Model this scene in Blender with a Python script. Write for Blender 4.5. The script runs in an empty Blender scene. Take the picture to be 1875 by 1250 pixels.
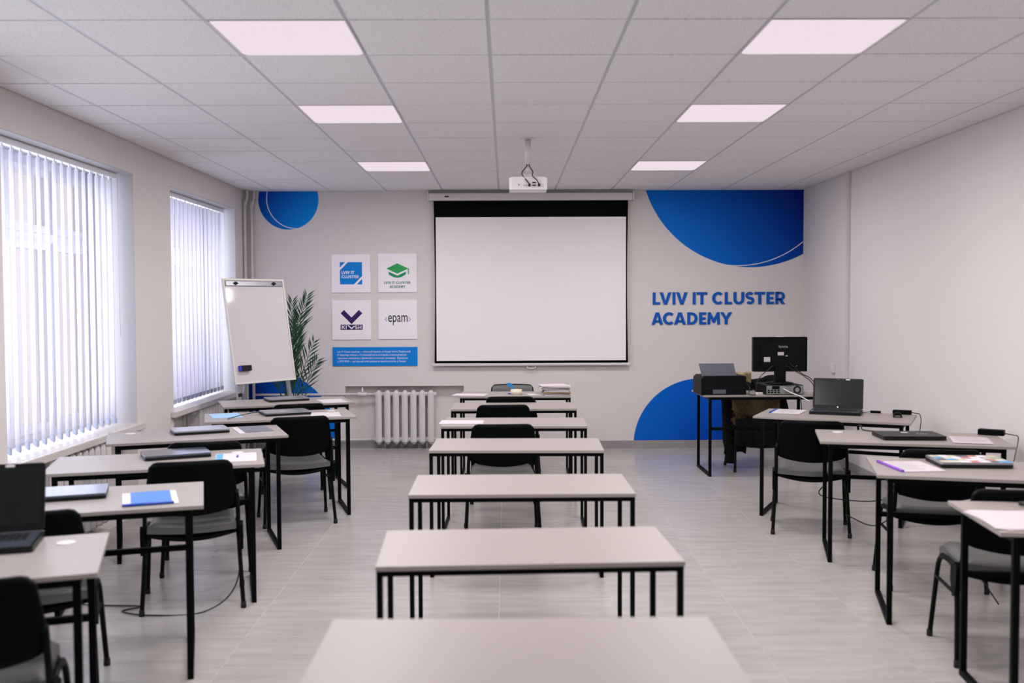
import bpy, bmesh, math, random
from mathutils import Vector, Matrix
random.seed(7)
R = math.radians
PI = math.pi
scene = bpy.context.scene
COL = scene.collection

# ------------------------------------------------------------------ camera
FPX = 1805.0
cd = bpy.data.cameras.new('camera')
cd.sensor_width = 36.0
cd.lens = FPX / 1875.0 * 36.0
cd.clip_start = 0.05
cd.dof.use_dof = True
cd.dof.focus_distance = 9.0
cd.dof.aperture_fstop = 2.2
cam = bpy.data.objects.new('camera', cd)
COL.objects.link(cam)
cr = Vector((0.99997172, -0.00637094, -0.00399689))
cu_ = Vector((0.00424429, 0.03930321, 0.99921832))
cf = Vector((0.00620887, 0.99920702, -0.03932914))
cam.matrix_world = Matrix(((cr.x, cu_.x, -cf.x, 0), (cr.y, cu_.y, -cf.y, 0), (cr.z, cu_.z, -cf.z, 1.575), (0, 0, 0, 1)))
scene.camera = cam

# ------------------------------------------------------------------ view, world, daylight
vs = scene.view_settings
scene.display_settings.display_device = 'sRGB'
vs.view_transform = 'Standard'
vs.look = 'None'
vs.exposure = 0.0
vs.gamma = 1.0
vs.use_curve_mapping = False

def lin(r, g, b):
    def f(c):
        c /= 255.0
        return c / 12.92 if c <= 0.04045 else ((c + 0.055) / 1.055) ** 2.4
    return (f(r), f(g), f(b), 1.0)

w = bpy.data.worlds.new('overcast_sky')
scene.world = w
w.use_nodes = True
bg = w.node_tree.nodes['Background']
bg.inputs[0].default_value = lin(238, 226, 236)
bg.inputs[1].default_value = 1.0

WIN = [(-0.06, 1.88), (2.71, 4.65), (5.48, 7.42), (8.23, 10.20)]   # window openings along the left wall
SILL_Z, HEAD_Z = 0.66, 2.55
PANEL_W = 28.5
WINDOW_W = (46.0, 46.0, 29.0, 35.0)          # first two unseen: blinds left off and power raised to add fill
for i, (a, b) in enumerate(WIN):                       # daylight falling in through each window
    ld = bpy.data.lights.new('daylight', 'AREA')
    ld.shape = 'RECTANGLE'
    ld.size = HEAD_Z - SILL_Z - 0.1
    ld.size_y = b - a - 0.1
    ld.energy = WINDOW_W[i]
    ld.color = (0.80, 0.87, 1.0)
    ld.spread = R(170)
    lo = bpy.data.objects.new('daylight', ld)
    COL.objects.link(lo)
    lo.location = (-3.32 if i < 2 else -3.085, (a + b) / 2, (SILL_Z + HEAD_Z) / 2)
    lo.rotation_euler = (0, R(-90), 0)

# ------------------------------------------------------------------ materials
def mat(name, col, rough=0.5, spec=0.5, metal=0.0, bump=None, var=None, emit=None, coat=0.0):
    m = bpy.data.materials.new(name)
    m.use_nodes = True
    nt = m.node_tree
    p = nt.nodes['Principled BSDF']
    p.inputs['Base Color'].default_value = col
    p.inputs['Roughness'].default_value = rough
    p.inputs['Specular IOR Level'].default_value = spec
    p.inputs['Metallic'].default_value = metal
    if coat:
        p.inputs['Coat Weight'].default_value = coat
    if emit:
        p.inputs['Emission Color'].default_value = emit[0]
        p.inputs['Emission Strength'].default_value = emit[1]
    if bump or var:
        tc = nt.nodes.new('ShaderNodeTexCoord')
        mp = nt.nodes.new('ShaderNodeMapping')
        nt.links.new(tc.outputs['Object'], mp.inputs['Vector'])
    if bump:                                            # (scale, strength, stretch)
        n = nt.nodes.new('ShaderNodeTexNoise')
        n.inputs['Scale'].default_value = bump[0]
        n.inputs['Detail'].default_value = 4
        nt.links.new(mp.outputs['Vector'], n.inputs['Vector'])
        bn = nt.nodes.new('ShaderNodeBump')
        bn.inputs['Strength'].default_value = bump[1]
        bn.inputs['Distance'].default_value = 0.003
        nt.links.new(n.outputs['Fac'], bn.inputs['Height'])
        nt.links.new(bn.outputs['Normal'], p.inputs['Normal'])
    if var:                                             # (scale, amount)
        n2 = nt.nodes.new('ShaderNodeTexNoise')
        n2.inputs['Scale'].default_value = var[0]
        n2.inputs['Detail'].default_value = 3
        nt.links.new(mp.outputs['Vector'], n2.inputs['Vector'])
        mx = nt.nodes.new('ShaderNodeMix')
        mx.data_type = 'RGBA'
        a = var[1]
        mx.inputs['A'].default_value = (col[0] * (1 - a), col[1] * (1 - a), col[2] * (1 - a), 1)
        mx.inputs['B'].default_value = (min(1, col[0] * (1 + a)), min(1, col[1] * (1 + a)), min(1, col[2] * (1 + a)), 1)
        nt.links.new(n2.outputs['Fac'], mx.inputs['Factor'])
        nt.links.new(mx.outputs['Result'], p.inputs['Base Color'])
    return m

M = {}
M['wall'] = mat('wall_paint', lin(219, 213, 211), 0.75, 0.3, bump=(90, 0.05), var=(2.0, 0.012))
M['reveal'] = mat('white_paint', lin(192, 191, 194), 0.6, 0.3)
M['grid'] = mat('ceiling_grid_metal', lin(186, 186, 194), 0.45)
M['tee'] = mat('shade_toned_tee', lin(112, 112, 118), 0.5)  # darker than the runners: shade of the tile gaps put into the colour
M['plenum'] = mat('ceiling_void', lin(60, 60, 62), 0.9)
M['grout'] = mat('grout', lin(196, 192, 189), 0.8)
M['skirt'] = mat('grey_skirting_tile', lin(150, 146, 146), 0.4, bump=(30, 0.05), var=(9, 0.12))
M['top'] = mat('light_grey_laminate', lin(156, 149, 145), 0.42, 0.28, var=(60, 0.012))
M['edge'] = mat('laminate_edge', lin(178, 173, 166), 0.5)
M['black'] = mat('black_powder_coat', lin(3, 5, 7), 0.55, 0.08)
M['tube'] = mat('black_tube', lin(3, 5, 6), 0.45, 0.12)
M['shell'] = mat('black_plastic', lin(3, 5, 6), 0.5, 0.07, bump=(400, 0.08))
M['seat'] = mat('dark_grey_upholstery', lin(92, 93, 91), 0.5, 0.5, bump=(300, 0.15), var=(40, 0.06))
M['rubber'] = mat('rubber', lin(5, 6, 8), 0.8)
M['white_plastic'] = mat('white_plastic', lin(226, 222, 224), 0.4)
M['offwhite'] = mat('aged_white_plastic', lin(214, 211, 205), 0.4)
M['white_metal'] = mat('white_enamel', lin(216, 212, 212), 0.35, 0.5)
M['sill'] = mat('sill_board', lin(208, 202, 199), 0.4)
M['pvc'] = mat('white_pvc', lin(228, 228, 234), 0.35)
M['paper'] = mat('white_paper', lin(206, 199, 203), 0.7, 0.2)
M['ink'] = mat('grey_print', lin(150, 148, 156), 0.8, 0.1)
M['board'] = mat('poster_board', lin(244, 238, 243), 0.6, 0.3)
M['blue'] = mat('print_blue', lin(0, 128, 216), 0.55, 0.2)
M['sign_blue'] = mat('sign_blue', lin(0, 88, 184), 0.5, 0.2)
M['green'] = mat('print_green', lin(40, 165, 85), 0.55, 0.3)
M['green_dark'] = mat('print_dark_green', lin(8, 148, 100), 0.55, 0.3)
M['green_text'] = mat('print_green_text', lin(40, 120, 95), 0.55, 0.3)
M['purple'] = mat('print_purple', lin(48, 18, 92), 0.55, 0.3)
M['navy'] = mat('print_navy', lin(16, 24, 40), 0.55, 0.3)
M['sky'] = mat('print_light_blue', lin(92, 165, 215), 0.55, 0.3)
M['white_print'] = mat('white_print', lin(232, 228, 236), 0.55, 0.3)
M['ring'] = mat('pale_ring_print', lin(224, 220, 226), 0.55, 0.3)
M['screen_white'] = mat('projection_fabric', lin(244, 238, 241), 0.85, 0.1)
M['screen_black'] = mat('screen_border', lin(3, 7, 9), 0.8, 0.1)
M['alu'] = mat('brushed_aluminium', lin(176, 178, 184), 0.3, metal=0.85)
M['grey_metal'] = mat('grey_metal', lin(150, 153, 160), 0.4, metal=0.3)
M['gloss_white'] = mat('gloss_whiteboard', lin(206, 200, 203), 0.07, 0.6)
M['blue_felt'] = mat('blue_plastic', lin(50, 60, 190), 0.5)
M['laptop_black'] = mat('laptop_black', lin(10, 12, 14), 0.42, 0.3)
M['laptop_silver'] = mat('laptop_silver', lin(160, 162, 170), 0.28, metal=0.6)
M['laptop_dark'] = mat('laptop_gunmetal', lin(96, 104, 118), 0.2, metal=0.6)
M['lcd'] = mat('lcd_off', lin(22, 30, 27), 0.16, 0.5)
M['keys'] = mat('keyboard_keys', lin(14, 15, 17), 0.5)
M['leaf'] = mat('palm_leaf', lin(18, 66, 38), 0.45, 0.4, var=(12, 0.35))
M['stem'] = mat('palm_stem', lin(52, 92, 48), 0.5)
M['pot'] = mat('grey_pot', lin(92, 90, 90), 0.5)
M['soil'] = mat('soil', lin(48, 38, 30), 0.95, bump=(40, 0.8))
M['folder_blue'] = mat('blue_folder', lin(66, 126, 204), 0.4, 0.5)
M['folder_blue_spine'] = mat('blue_folder_spine', lin(20, 72, 178), 0.35, 0.5)
M['folder_grey'] = mat('grey_folder', lin(104, 108, 122), 0.4, 0.5)
M['clear_film'] = mat('clear_sleeve', lin(226, 222, 228), 0.25, 0.5)
M['light_blue_paper'] = mat('light_blue_sheet', lin(160, 205, 240), 0.6)
M['violet'] = mat('purple_spine', lin(132, 72, 196), 0.3, 0.5)
M['pen'] = mat('pen_blue', lin(60, 50, 160), 0.35)
M['tape'] = mat('cream_tape', lin(222, 214, 192), 0.55)
M['teal'] = mat('teal_plastic', lin(30, 140, 205), 0.35)
M['kraft'] = mat('kraft_card', lin(170, 142, 104), 0.8)
M['cable'] = mat('black_cable', lin(8, 9, 11), 0.5)
M['coat'] = mat('black_cloth', lin(9, 11, 13), 0.9, 0.2, bump=(60, 0.5))
M['fur'] = mat('brown_fur', lin(132, 114, 84), 0.95, 0.1, var=(45, 0.6))
M['knit'] = mat('beige_knit', lin(168, 150, 112), 0.95, 0.1, var=(120, 0.25))
M['printer'] = mat('printer_black', lin(6, 8, 11), 0.5, 0.15)
M['tray_grey'] = mat('tray_grey', lin(92, 94, 106), 0.45)
M['steel'] = mat('pc_steel', lin(158, 162, 164), 0.35, metal=0.5)
M['pipe'] = mat('painted_pipe', lin(206, 202, 202), 0.4)
M['red'] = mat('sticker_red', lin(196, 128, 120), 0.5)
M['yellow'] = mat('sticker_cream', lin(206, 198, 170), 0.5)
M['sticker_green'] = mat('sticker_green', lin(160, 174, 142), 0.5)

def tile_material(name, base, dark, kind):
    m = bpy.data.materials.new(name)
    m.use_nodes = True
    nt = m.node_tree
    L = nt.links.new
    p = nt.nodes['Principled BSDF']
    tc = nt.nodes.new('ShaderNodeTexCoord')
    oi = nt.nodes.new('ShaderNodeObjectInfo')
    add = nt.nodes.new('ShaderNodeVectorMath'); add.operation = 'ADD'
    sc = nt.nodes.new('ShaderNodeVectorMath'); sc.operation = 'SCALE'; sc.inputs['Scale'].default_value = 37.0
    cmb = nt.nodes.new('ShaderNodeCombineXYZ')
    L(oi.outputs['Random'], cmb.inputs[0]); L(oi.outputs['Random'], cmb.inputs[1])
    L(cmb.outputs[0], sc.inputs[0]); L(tc.outputs['Object'], add.inputs[0]); L(sc.outputs[0], add.inputs[1])
    mp = nt.nodes.new('ShaderNodeMapping')
    L(add.outputs[0], mp.inputs['Vector'])
    n = nt.nodes.new('ShaderNodeTexNoise')
    L(mp.outputs[0], n.inputs['Vector'])
    rp = nt.nodes.new('ShaderNodeValToRGB')
    L(n.outputs['Fac'], rp.inputs[0])
    L(rp.outputs[0], p.inputs['Base Color'])
    if kind == 'floor':                                # porcelain with a fine streaky grain
        mp.inputs['Scale'].default_value = (1.3, 8, 8)
        n.inputs['Scale'].default_value = 1.9
        n.inputs['Detail'].default_value = 6
        n.inputs['Roughness'].default_value = 0.6
        rp.color_ramp.elements[0].position = 0.28; rp.color_ramp.elements[0].color = dark
        rp.color_ramp.elements[1].position = 0.72; rp.color_ramp.elements[1].color = base
        p.inputs['Roughness'].default_value = 0.27
        p.inputs['Specular IOR Level'].default_value = 0.5
    else:                                              # mineral fibre board with pinholes
        n.inputs['Scale'].default_value = 120
        n.inputs['Detail'].default_value = 2
        rp.color_ramp.elements[0].position = 0.33; rp.color_ramp.elements[0].color = dark
        rp.color_ramp.elements[1].position = 0.42; rp.color_ramp.elements[1].color = base
        p.inputs['Roughness'].default_value = 0.85
        p.inputs['Specular IOR Level'].default_value = 0.2
    return m
M['floor_tile'] = tile_material('floor_porcelain', lin(182, 177, 174), lin(161, 157, 154), 'floor')
M['ceiling_tile'] = tile_material('ceiling_fibre', lin(232, 230, 231), lin(196, 194, 196), 'ceiling')

def glass():
    m = bpy.data.materials.new('window_glass')
    m.use_nodes = True
    nt = m.node_tree
    nt.nodes.remove(nt.nodes['Principled BSDF'])
    t = nt.nodes.new('ShaderNodeBsdfTransparent')
    g = nt.nodes.new('ShaderNodeBsdfGlossy'); g.inputs['Roughness'].default_value = 0.02
    mx = nt.nodes.new('ShaderNodeMixShader')
    mx.inputs[0].default_value = 0.08; nt.links.new(t.outputs[0], mx.inputs[1]); nt.links.new(g.outputs[0], mx.inputs[2])
    nt.links.new(mx.outputs[0], nt.nodes['Material Output'].inputs[0])
    return m
M['glass'] = glass()

def translucent(name, col, f):
    m = bpy.data.materials.new(name)
    m.use_nodes = True
    nt = m.node_tree
    nt.nodes.remove(nt.nodes['Principled BSDF'])
    d = nt.nodes.new('ShaderNodeBsdfDiffuse'); d.inputs[0].default_value = col
    t = nt.nodes.new('ShaderNodeBsdfTranslucent'); t.inputs[0].default_value = col
    mx = nt.nodes.new('ShaderNodeMixShader'); mx.inputs[0].default_value = f
    nt.links.new(d.outputs[0], mx.inputs[1]); nt.links.new(t.outputs[0], mx.inputs[2])
    nt.links.new(mx.outputs[0], nt.nodes['Material Output'].inputs[0])
    return m
M['slat'] = translucent('blind_fabric', lin(240, 238, 246), 0.5)
M['weight'] = translucent('slat_weight', lin(190, 196, 214), 0.3)

def emission(name, col, s):
    m = bpy.data.materials.new(name)
    m.use_nodes = True
    nt = m.node_tree
    nt.nodes.remove(nt.nodes['Principled BSDF'])
    e = nt.nodes.new('ShaderNodeEmission'); e.inputs[0].default_value = col; e.inputs[1].default_value = s
    nt.links.new(e.outputs[0], nt.nodes['Material Output'].inputs[0])
    return m
M['led'] = emission('led_diffuser', lin(239, 223, 232), 1.0)

def gradient(name, c0, c1, p0, p1):
    """printed vinyl whose ink runs from c0 at p0 to c1 at p1 (world x,z on the wall)"""
    m = bpy.data.materials.new(name)
    m.use_nodes = True
    nt = m.node_tree
    L = nt.links.new
    p = nt.nodes['Principled BSDF']
    p.inputs['Roughness'].default_value = 0.55
    p.inputs['Specular IOR Level'].default_value = 0.12
    tc = nt.nodes.new('ShaderNodeTexCoord')
    d = Vector((p1[0] - p0[0], 0, p1[1] - p0[1]))
    sub = nt.nodes.new('ShaderNodeVectorMath'); sub.operation = 'SUBTRACT'
    sub.inputs[1].default_value = (p0[0], 0, p0[1])
    dot = nt.nodes.new('ShaderNodeVectorMath'); dot.operation = 'DOT_PRODUCT'
    dot.inputs[1].default_value = d / d.length_squared
    L(tc.outputs['Object'], sub.inputs[0]); L(sub.outputs[0], dot.inputs[0])
    rp = nt.nodes.new('ShaderNodeValToRGB')
    rp.color_ramp.elements[0].color = c0; rp.color_ramp.elements[1].color = c1
    L(dot.outputs['Value'], rp.inputs[0]); L(rp.outputs[0], p.inputs['Base Color'])
    return m

# ------------------------------------------------------------------ mesh helpers
class MB:
    def __init__(s):
        s.bm = bmesh.new()
    def verts(s, pts):
        return [s.bm.verts.new(p) for p in pts]
    def box(s, x0, x1, y0, y1, z0, z1, mtx=None, bevel=0.0, mi=0):
        vs_ = s.verts([(x0, y0, z0), (x1, y0, z0), (x1, y1, z0), (x0, y1, z0), (x0, y0, z1), (x1, y0, z1), (x1, y1, z1), (x0, y1, z1)])
        fs = []
        for q in ((0, 3, 2, 1), (4, 5, 6, 7), (0, 1, 5, 4), (1, 2, 6, 5), (2, 3, 7, 6), (3, 0, 4, 7)):
            f = s.bm.faces.new([vs_[i] for i in q]); f.material_index = mi; fs.append(f)
        if bevel > 0:
            es = list({e for f in fs for e in f.edges})
            r = bmesh.ops.bevel(s.bm, geom=es, offset=bevel, segments=2, profile=0.5, affect='EDGES')
            vs_ = list({v for f in r['faces'] for v in f.verts} | {v for v in vs_ if v.is_valid})
            for f in r['faces']:
                f.material_index = mi
        if mtx is not None:
            bmesh.ops.transform(s.bm, matrix=mtx, verts=[v for v in vs_ if v.is_valid])
        return s
    def tube(s, pts, r, seg=8, caps=True, rads=None):
        pts = [Vector(p) for p in pts]
        rings = []
        n = len(pts)
        t0 = (pts[1] - pts[0]).normalized()
        ref = Vector((0, 0, 1)) if abs(t0.z) < 0.9 else Vector((1, 0, 0))
        nrm = (ref - t0 * ref.dot(t0)).normalized()
        for i, p in enumerate(pts):
            if i == 0: t = pts[1] - pts[0]
            elif i == n - 1: t = pts[-1] - pts[-2]
            else: t = (pts[i + 1] - p).normalized() + (p - pts[i - 1]).normalized()
            t = t.normalized() if t.length > 1e-9 else t0
            nrm = nrm - t * nrm.dot(t)
            nrm = nrm.normalized() if nrm.length > 1e-6 else t.orthogonal().normalized()
            b = t.cross(nrm)
            rr = rads[i] if rads else r
            rings.append([s.bm.verts.new(p + (nrm * math.cos(2 * PI * k / seg) + b * math.sin(2 * PI * k / seg)) * rr) for k in range(seg)])
        for i in range(n - 1):
            for k in range(seg):
                s.bm.faces.new((rings[i][k], rings[i][(k + 1) % seg], rings[i + 1][(k + 1) % seg], rings[i + 1][k])).smooth = True
        if caps:
            s.bm.faces.new(list(reversed(rings[0]))); s.bm.faces.new(rings[-1])
        return s
    def lathe(s, prof, seg=24, center=(0, 0, 0), axis='Z'):
        rings = []
        for r, z in prof:
            ring = []
            for k in range(seg):
                a = 2 * PI * k / seg
                v = (r * math.cos(a), r * math.sin(a), z)
                if axis == 'X': v = (z, v[0], v[1])
                if axis == 'Y': v = (v[0], z, v[1])
                ring.append(s.bm.verts.new((v[0] + center[0], v[1] + center[1], v[2] + center[2])))
            rings.append(ring)
        for i in range(len(prof) - 1):
            for k in range(seg):
                s.bm.faces.new((rings[i][k], rings[i][(k + 1) % seg], rings[i + 1][(k + 1) % seg], rings[i + 1][k])).smooth = True
        s.bm.faces.new(rings[0]); s.bm.faces.new(rings[-1])
        return s
    def prism(s, poly, d0, d1, plane='XY'):
        """extrude polygon [(a,b)] from d0 to d1 along the axis normal to plane"""
        def P(a, b, d):
            return (a, b, d) if plane == 'XY' else ((a, d, b) if plane == 'XZ' else (d, a, b))
        lo = s.verts([P(a, b, d0) for a, b in poly]); hi = s.verts([P(a, b, d1) for a, b in poly])
        s.bm.faces.new(lo); s.bm.faces.new(hi)
        n = len(poly)
        for i in range(n):
            s.bm.faces.new((lo[i], lo[(i + 1) % n], hi[(i + 1) % n], hi[i]))
        return s
    def sheet(s, fn, nu, nv, thick):
        """closed curved slab: fn(u,v)->(point, normal)"""
        A, B = [], []
        for i in range(nu + 1):
            ra, rb = [], []
            for j in range(nv + 1):
                p, n = fn(i / nu, j / nv)
                p = Vector(p); n = Vector(n).normalized()
                ra.append(s.bm.verts.new(p + n * thick / 2)); rb.append(s.bm.verts.new(p - n * thick / 2))
            A.append(ra); B.append(rb)
        for i in range(nu):
            for j in range(nv):
                s.bm.faces.new((A[i][j], A[i + 1][j], A[i + 1][j + 1], A[i][j + 1])).smooth = True
                s.bm.faces.new((B[i][j], B[i][j + 1], B[i + 1][j + 1], B[i + 1][j])).smooth = True
        for i in range(nu):
            s.bm.faces.new((A[i][0], B[i][0], B[i + 1][0], A[i + 1][0]))
            s.bm.faces.new((A[i][nv], A[i + 1][nv], B[i + 1][nv], B[i][nv]))
        for j in range(nv):
            s.bm.faces.new((A[0][j], A[0][j + 1], B[0][j + 1], B[0][j]))
            s.bm.faces.new((A[nu][j], B[nu][j], B[nu][j + 1], A[nu][j + 1]))
        return s
    def mesh(s, name, mats):
        bmesh.ops.recalc_face_normals(s.bm, faces=s.bm.faces[:])
        me = bpy.data.meshes.new(name)
        s.bm.to_mesh(me); s.bm.free()
        for m in (mats if isinstance(mats, (list, tuple)) else [mats]):
            me.materials.append(m)
        return me
    def build(s, name, mats, parent=None):
        return link(name, s.mesh(name, mats), parent)

def link(name, me, parent=None):
    o = bpy.data.objects.new(name, me)
    COL.objects.link(o)
    if parent is not None:
        o.parent = parent
    return o
def box(x0, x1, y0, y1, z0, z1, **k):
    return MB().box(x0, x1, y0, y1, z0, z1, **k)
def tag(o, label, cat, group=None):
    o['label'] = label; o['category'] = cat
    if group: o['group'] = group
    return o
def thing(name, label, cat, loc=(0, 0, 0), rz=0.0, group=None):
    o = bpy.data.objects.new(name, None)
    o.empty_display_size = 0.1
    COL.objects.link(o)
    o.location = loc; o.rotation_euler = (0, 0, R(rz))
    return tag(o, label, cat, group)
def struct(o):
    o['kind'] = 'structure'
    return o
def dup(root, loc, rz, label, group=None):
    r = root.copy(); COL.objects.link(r)
    r.location = loc; r.rotation_euler = (0, 0, R(rz)); r['label'] = label
    if group: r['group'] = group
    for ch in list(root.children):
        c = ch.copy(); COL.objects.link(c); c.parent = r
        for g in list(ch.children):
            d = g.copy(); COL.objects.link(d); d.parent = c
    return r

def arc(cx, cy, r, a0, a1, n):
    return [(cx + r * math.cos(R(a0 + (a1 - a0) * i / n)), cy + r * math.sin(R(a0 + (a1 - a0) * i / n))) for i in range(n + 1)]
def rrect(x0, x1, y0, y1, r, n=4):
    return arc(x1 - r, y1 - r, r, 0, 90, n) + arc(x0 + r, y1 - r, r, 90, 180, n) + arc(x0 + r, y0 + r, r, 180, 270, n) + arc(x1 - r, y0 + r, r, 270, 360, n)

def smooth_path(pts, n=6):
    """Catmull-Rom through pts"""
    P = [Vector(p) for p in pts]
    P = [P[0] * 2 - P[1]] + P + [P[-1] * 2 - P[-2]]
    out = []
    for i in range(1, len(P) - 2):
        for k in range(n):
            t = k / n
            a, b, c, d = P[i - 1], P[i], P[i + 1], P[i + 2]
            out.append(0.5 * ((2 * b) + (c - a) * t + (2 * a - 5 * b + 4 * c - d) * t * t + (3 * b - a - 3 * c + d) * t ** 3))
    out.append(P[-2])
    return out

def text_bm(body, width, height=None, bold=0.0, extrude=0.02, align='LEFT', line=1.0):
    """mesh of lettering in the XY plane, lower-left corner at the origin, scaled to width x height"""
    cu = bpy.data.curves.new('lettering', 'FONT')
    cu.body = body; cu.size = 1.0; cu.offset = bold; cu.extrude = extrude; cu.resolution_u = 3
    cu.align_x = align; cu.space_line = line
    o = bpy.data.objects.new('lettering', cu); COL.objects.link(o)
    dg = bpy.context.evaluated_depsgraph_get()
    me = bpy.data.meshes.new_from_object(o.evaluated_get(dg))
    bpy.data.objects.remove(o); bpy.data.curves.remove(cu)
    bm = bmesh.new(); bm.from_mesh(me); bpy.data.meshes.remove(me)
    xs = [v.co.x for v in bm.verts]; ys = [v.co.y for v in bm.verts]
    sx = width / (max(xs) - min(xs)); sy = sx if height is None else height / (max(ys) - min(ys))
    x0, y0 = min(xs), min(ys)
    for v in bm.verts:
        v.co = Vector(((v.co.x - x0) * sx, (v.co.y - y0) * sy, v.co.z))
    return bm
def text_to(bm, name, m, parent, fn):
    """place a lettering bmesh with fn(x, y, z)->point"""
    for v in bm.verts:
        v.co = Vector(fn(v.co.x, v.co.y, v.co.z))
    bmesh.ops.remove_doubles(bm, verts=bm.verts[:], dist=1e-6)
    bmesh.ops.recalc_face_normals(bm, faces=bm.faces[:])
    me = bpy.data.meshes.new(name); bm.to_mesh(me); bm.free()
    me.materials.append(m)
    return link(name, me, parent)
def on_wall(X0, Z0, Y, depth=0.001, ex=0.02):
    return lambda x, y, z: (X0 + x, Y - depth * (z + ex) / (2 * ex), Z0 + y)

# ------------------------------------------------------------------ room shell
XL, XR, YF, YB, ZC = -2.78, 3.2, -2.4, 10.6, 2.775
NX0, NX1, NZ = -1.733, -0.457, 0.683          # niche of the back radiator
# floor: a screed slab that shows as grout, with each tile on it
floor = struct(box(XL - 0.4, XR + 0.15, YF - 0.1, YB + 0.3, -0.12, -0.0012).build('floor', M['grout']))
def clip_cells(lo, hi, phase, step):
    xs = [lo]; k = math.ceil((lo - phase) / step + 1e-6)
    while phase + k * step < hi - 1e-3:
        xs.append(phase + k * step); k += 1
    return xs + [hi]
cache = {}
def tile_mesh(sx, sy, z0, z1, m, key):
    k = (key, round(sx, 3), round(sy, 3))
    if k not in cache:
        cache[k] = box(-sx / 2, sx / 2, -sy / 2, sy / 2, z0, z1, bevel=0.0015 if z1 - z0 > 0.005 else 0.0).mesh(key, m)
    return cache[k]
fx = clip_cells(XL, XR, -0.04, 0.6); fy = clip_cells(YF, YB, 4.6, 0.6)
for i in range(len(fx) - 1):
    for j in range(len(fy) - 1):
        sx, sy = fx[i + 1] - fx[i] - 0.0024, fy[j + 1] - fy[j] - 0.0024
        if min(sx, sy) < 0.02: continue
        o = link('floor_tile', tile_mesh(sx, sy, -0.0012, 0.0, M['floor_tile'], 'floor_tile'), floor)
        o.location = ((fx[i] + fx[i + 1]) / 2, (fy[j] + fy[j + 1]) / 2, 0)
# ceiling: void board, exposed grid, loose tiles
ceiling = struct(box(XL - 0.4, XR + 0.15, YF - 0.1, YB + 0.3, ZC + 0.06, ZC + 0.12).build('ceiling', M['plenum']))
cx = clip_cells(XL, XR, -0.07, 0.6); cy = clip_cells(YF, YB, 4.23, 0.6)
LIGHT_CELLS = [(x, y) for y in (2.43, 4.23, 6.03, 8.43) for x in (-1.27, 1.13)]
def is_light(x, y):
    return any(abs(x - a) < 0.05 and abs(y - b) < 0.05 for a, b in LIGHT_CELLS)
for i in range(len(cx) - 1):
    for j in range(len(cy) - 1):
        if is_light(cx[i], cy[j]): continue
        sx, sy = cx[i + 1] - cx[i] - 0.018, cy[j + 1] - cy[j] - 0.013
        if min(sx, sy) < 0.01: continue
        o = link('ceiling_tile', tile_mesh(sx, sy, 0.0, 0.014, M['ceiling_tile'], 'ceiling_tile'), ceiling)
        o.location = ((cx[i] + cx[i + 1]) / 2, (cy[j] + cy[j + 1]) / 2, ZC + random.uniform(-0.0008, 0.0008))
runner = box(-0.012, 0.012, YF, YB, 0.0015, 0.03).mesh('grid_runner', M['grid'])
for x in cx[1:-1]:
    link('grid_runner', runner, ceiling).location = (x, 0, ZC)
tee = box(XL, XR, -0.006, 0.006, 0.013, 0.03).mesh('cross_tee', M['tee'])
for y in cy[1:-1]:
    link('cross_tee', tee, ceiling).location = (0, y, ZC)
# walls
wl = MB()
edges = [YF - 0.1] + [v for ab in WIN for v in ab] + [YB]
for k in range(0, len(edges), 2):
    wl.box(XL - 0.45, XL, edges[k], edges[k + 1], 0, ZC + 0.06)
for a, b in WIN:
    wl.box(XL - 0.45, XL, a, b, HEAD_Z, ZC + 0.06)
    wl.box(XL - 0.45, XL - 0.16, a, b, 0, SILL_Z - 0.03)
struct(wl.build('wall_left', M['wall']))
struct(box(XR, XR + 0.15, YF - 0.1, YB + 0.25, 0, ZC + 0.06).build('wall_right', M['wall']))
wb = MB()
wb.box(XL - 0.45, NX0, YB, YB + 0.12, 0, ZC + 0.06).box(NX1, XR, YB, YB + 0.12, 0, ZC + 0.06)
wb.box(NX0, NX1, YB, YB + 0.12, NZ, ZC + 0.06).box(XL - 0.45, XR, YB + 0.12, YB + 0.25, 0, ZC + 0.06)
struct(wb.build('wall_back', M['wall']))
struct(box(XL, XR, YF - 0.1, YF, 0, ZC + 0.06).build('wall_front', M['wall']))
# skirting of grey tile pieces
def skirt(name, pieces):
    root = bpy.data.objects.new(name, None); COL.objects.link(root); struct(root)
    for p in pieces:
        box(*p, bevel=0.001).build('skirting_tile', M['skirt'], root)
pcs = []
x = NX1
while x < XR - 0.01:
    x2 = min(x + 0.6, XR - 0.002); pcs.append((x + 0.0015, x2 - 0.0015, YB - 0.009, YB, 0, 0.082)); x = x2
pcs += [(NX0 + 0.001, -1.095, YB + 0.111, YB + 0.12, 0, 0.082), (-1.092, NX1 - 0.001, YB + 0.111, YB + 0.12, 0, 0.082)]
pcs += [(XL + 0.001, -2.3, YB - 0.009, YB, 0, 0.082), (-2.297, NX0 - 0.001, YB - 0.009, YB, 0, 0.082)]
skirt('baseboard_back', pcs)
pcs = []; y = YF
while y < YB - 0.03:
    y2 = min(y + 0.6, YB - 0.012); pcs.append((XR - 0.009, XR, y + 0.0015, y2 - 0.0015, 0, 0.082)); y = y2
skirt('baseboard_right', pcs)
pcs = []
for k in range(0, len(edges), 2):
    pcs.append((XL, XL + 0.009, max(edges[k], YF) + 0.002, min(edges[k + 1], YB - 0.012) - 0.002, 0, 0.082))
skirt('baseboard_left', pcs)

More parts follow.
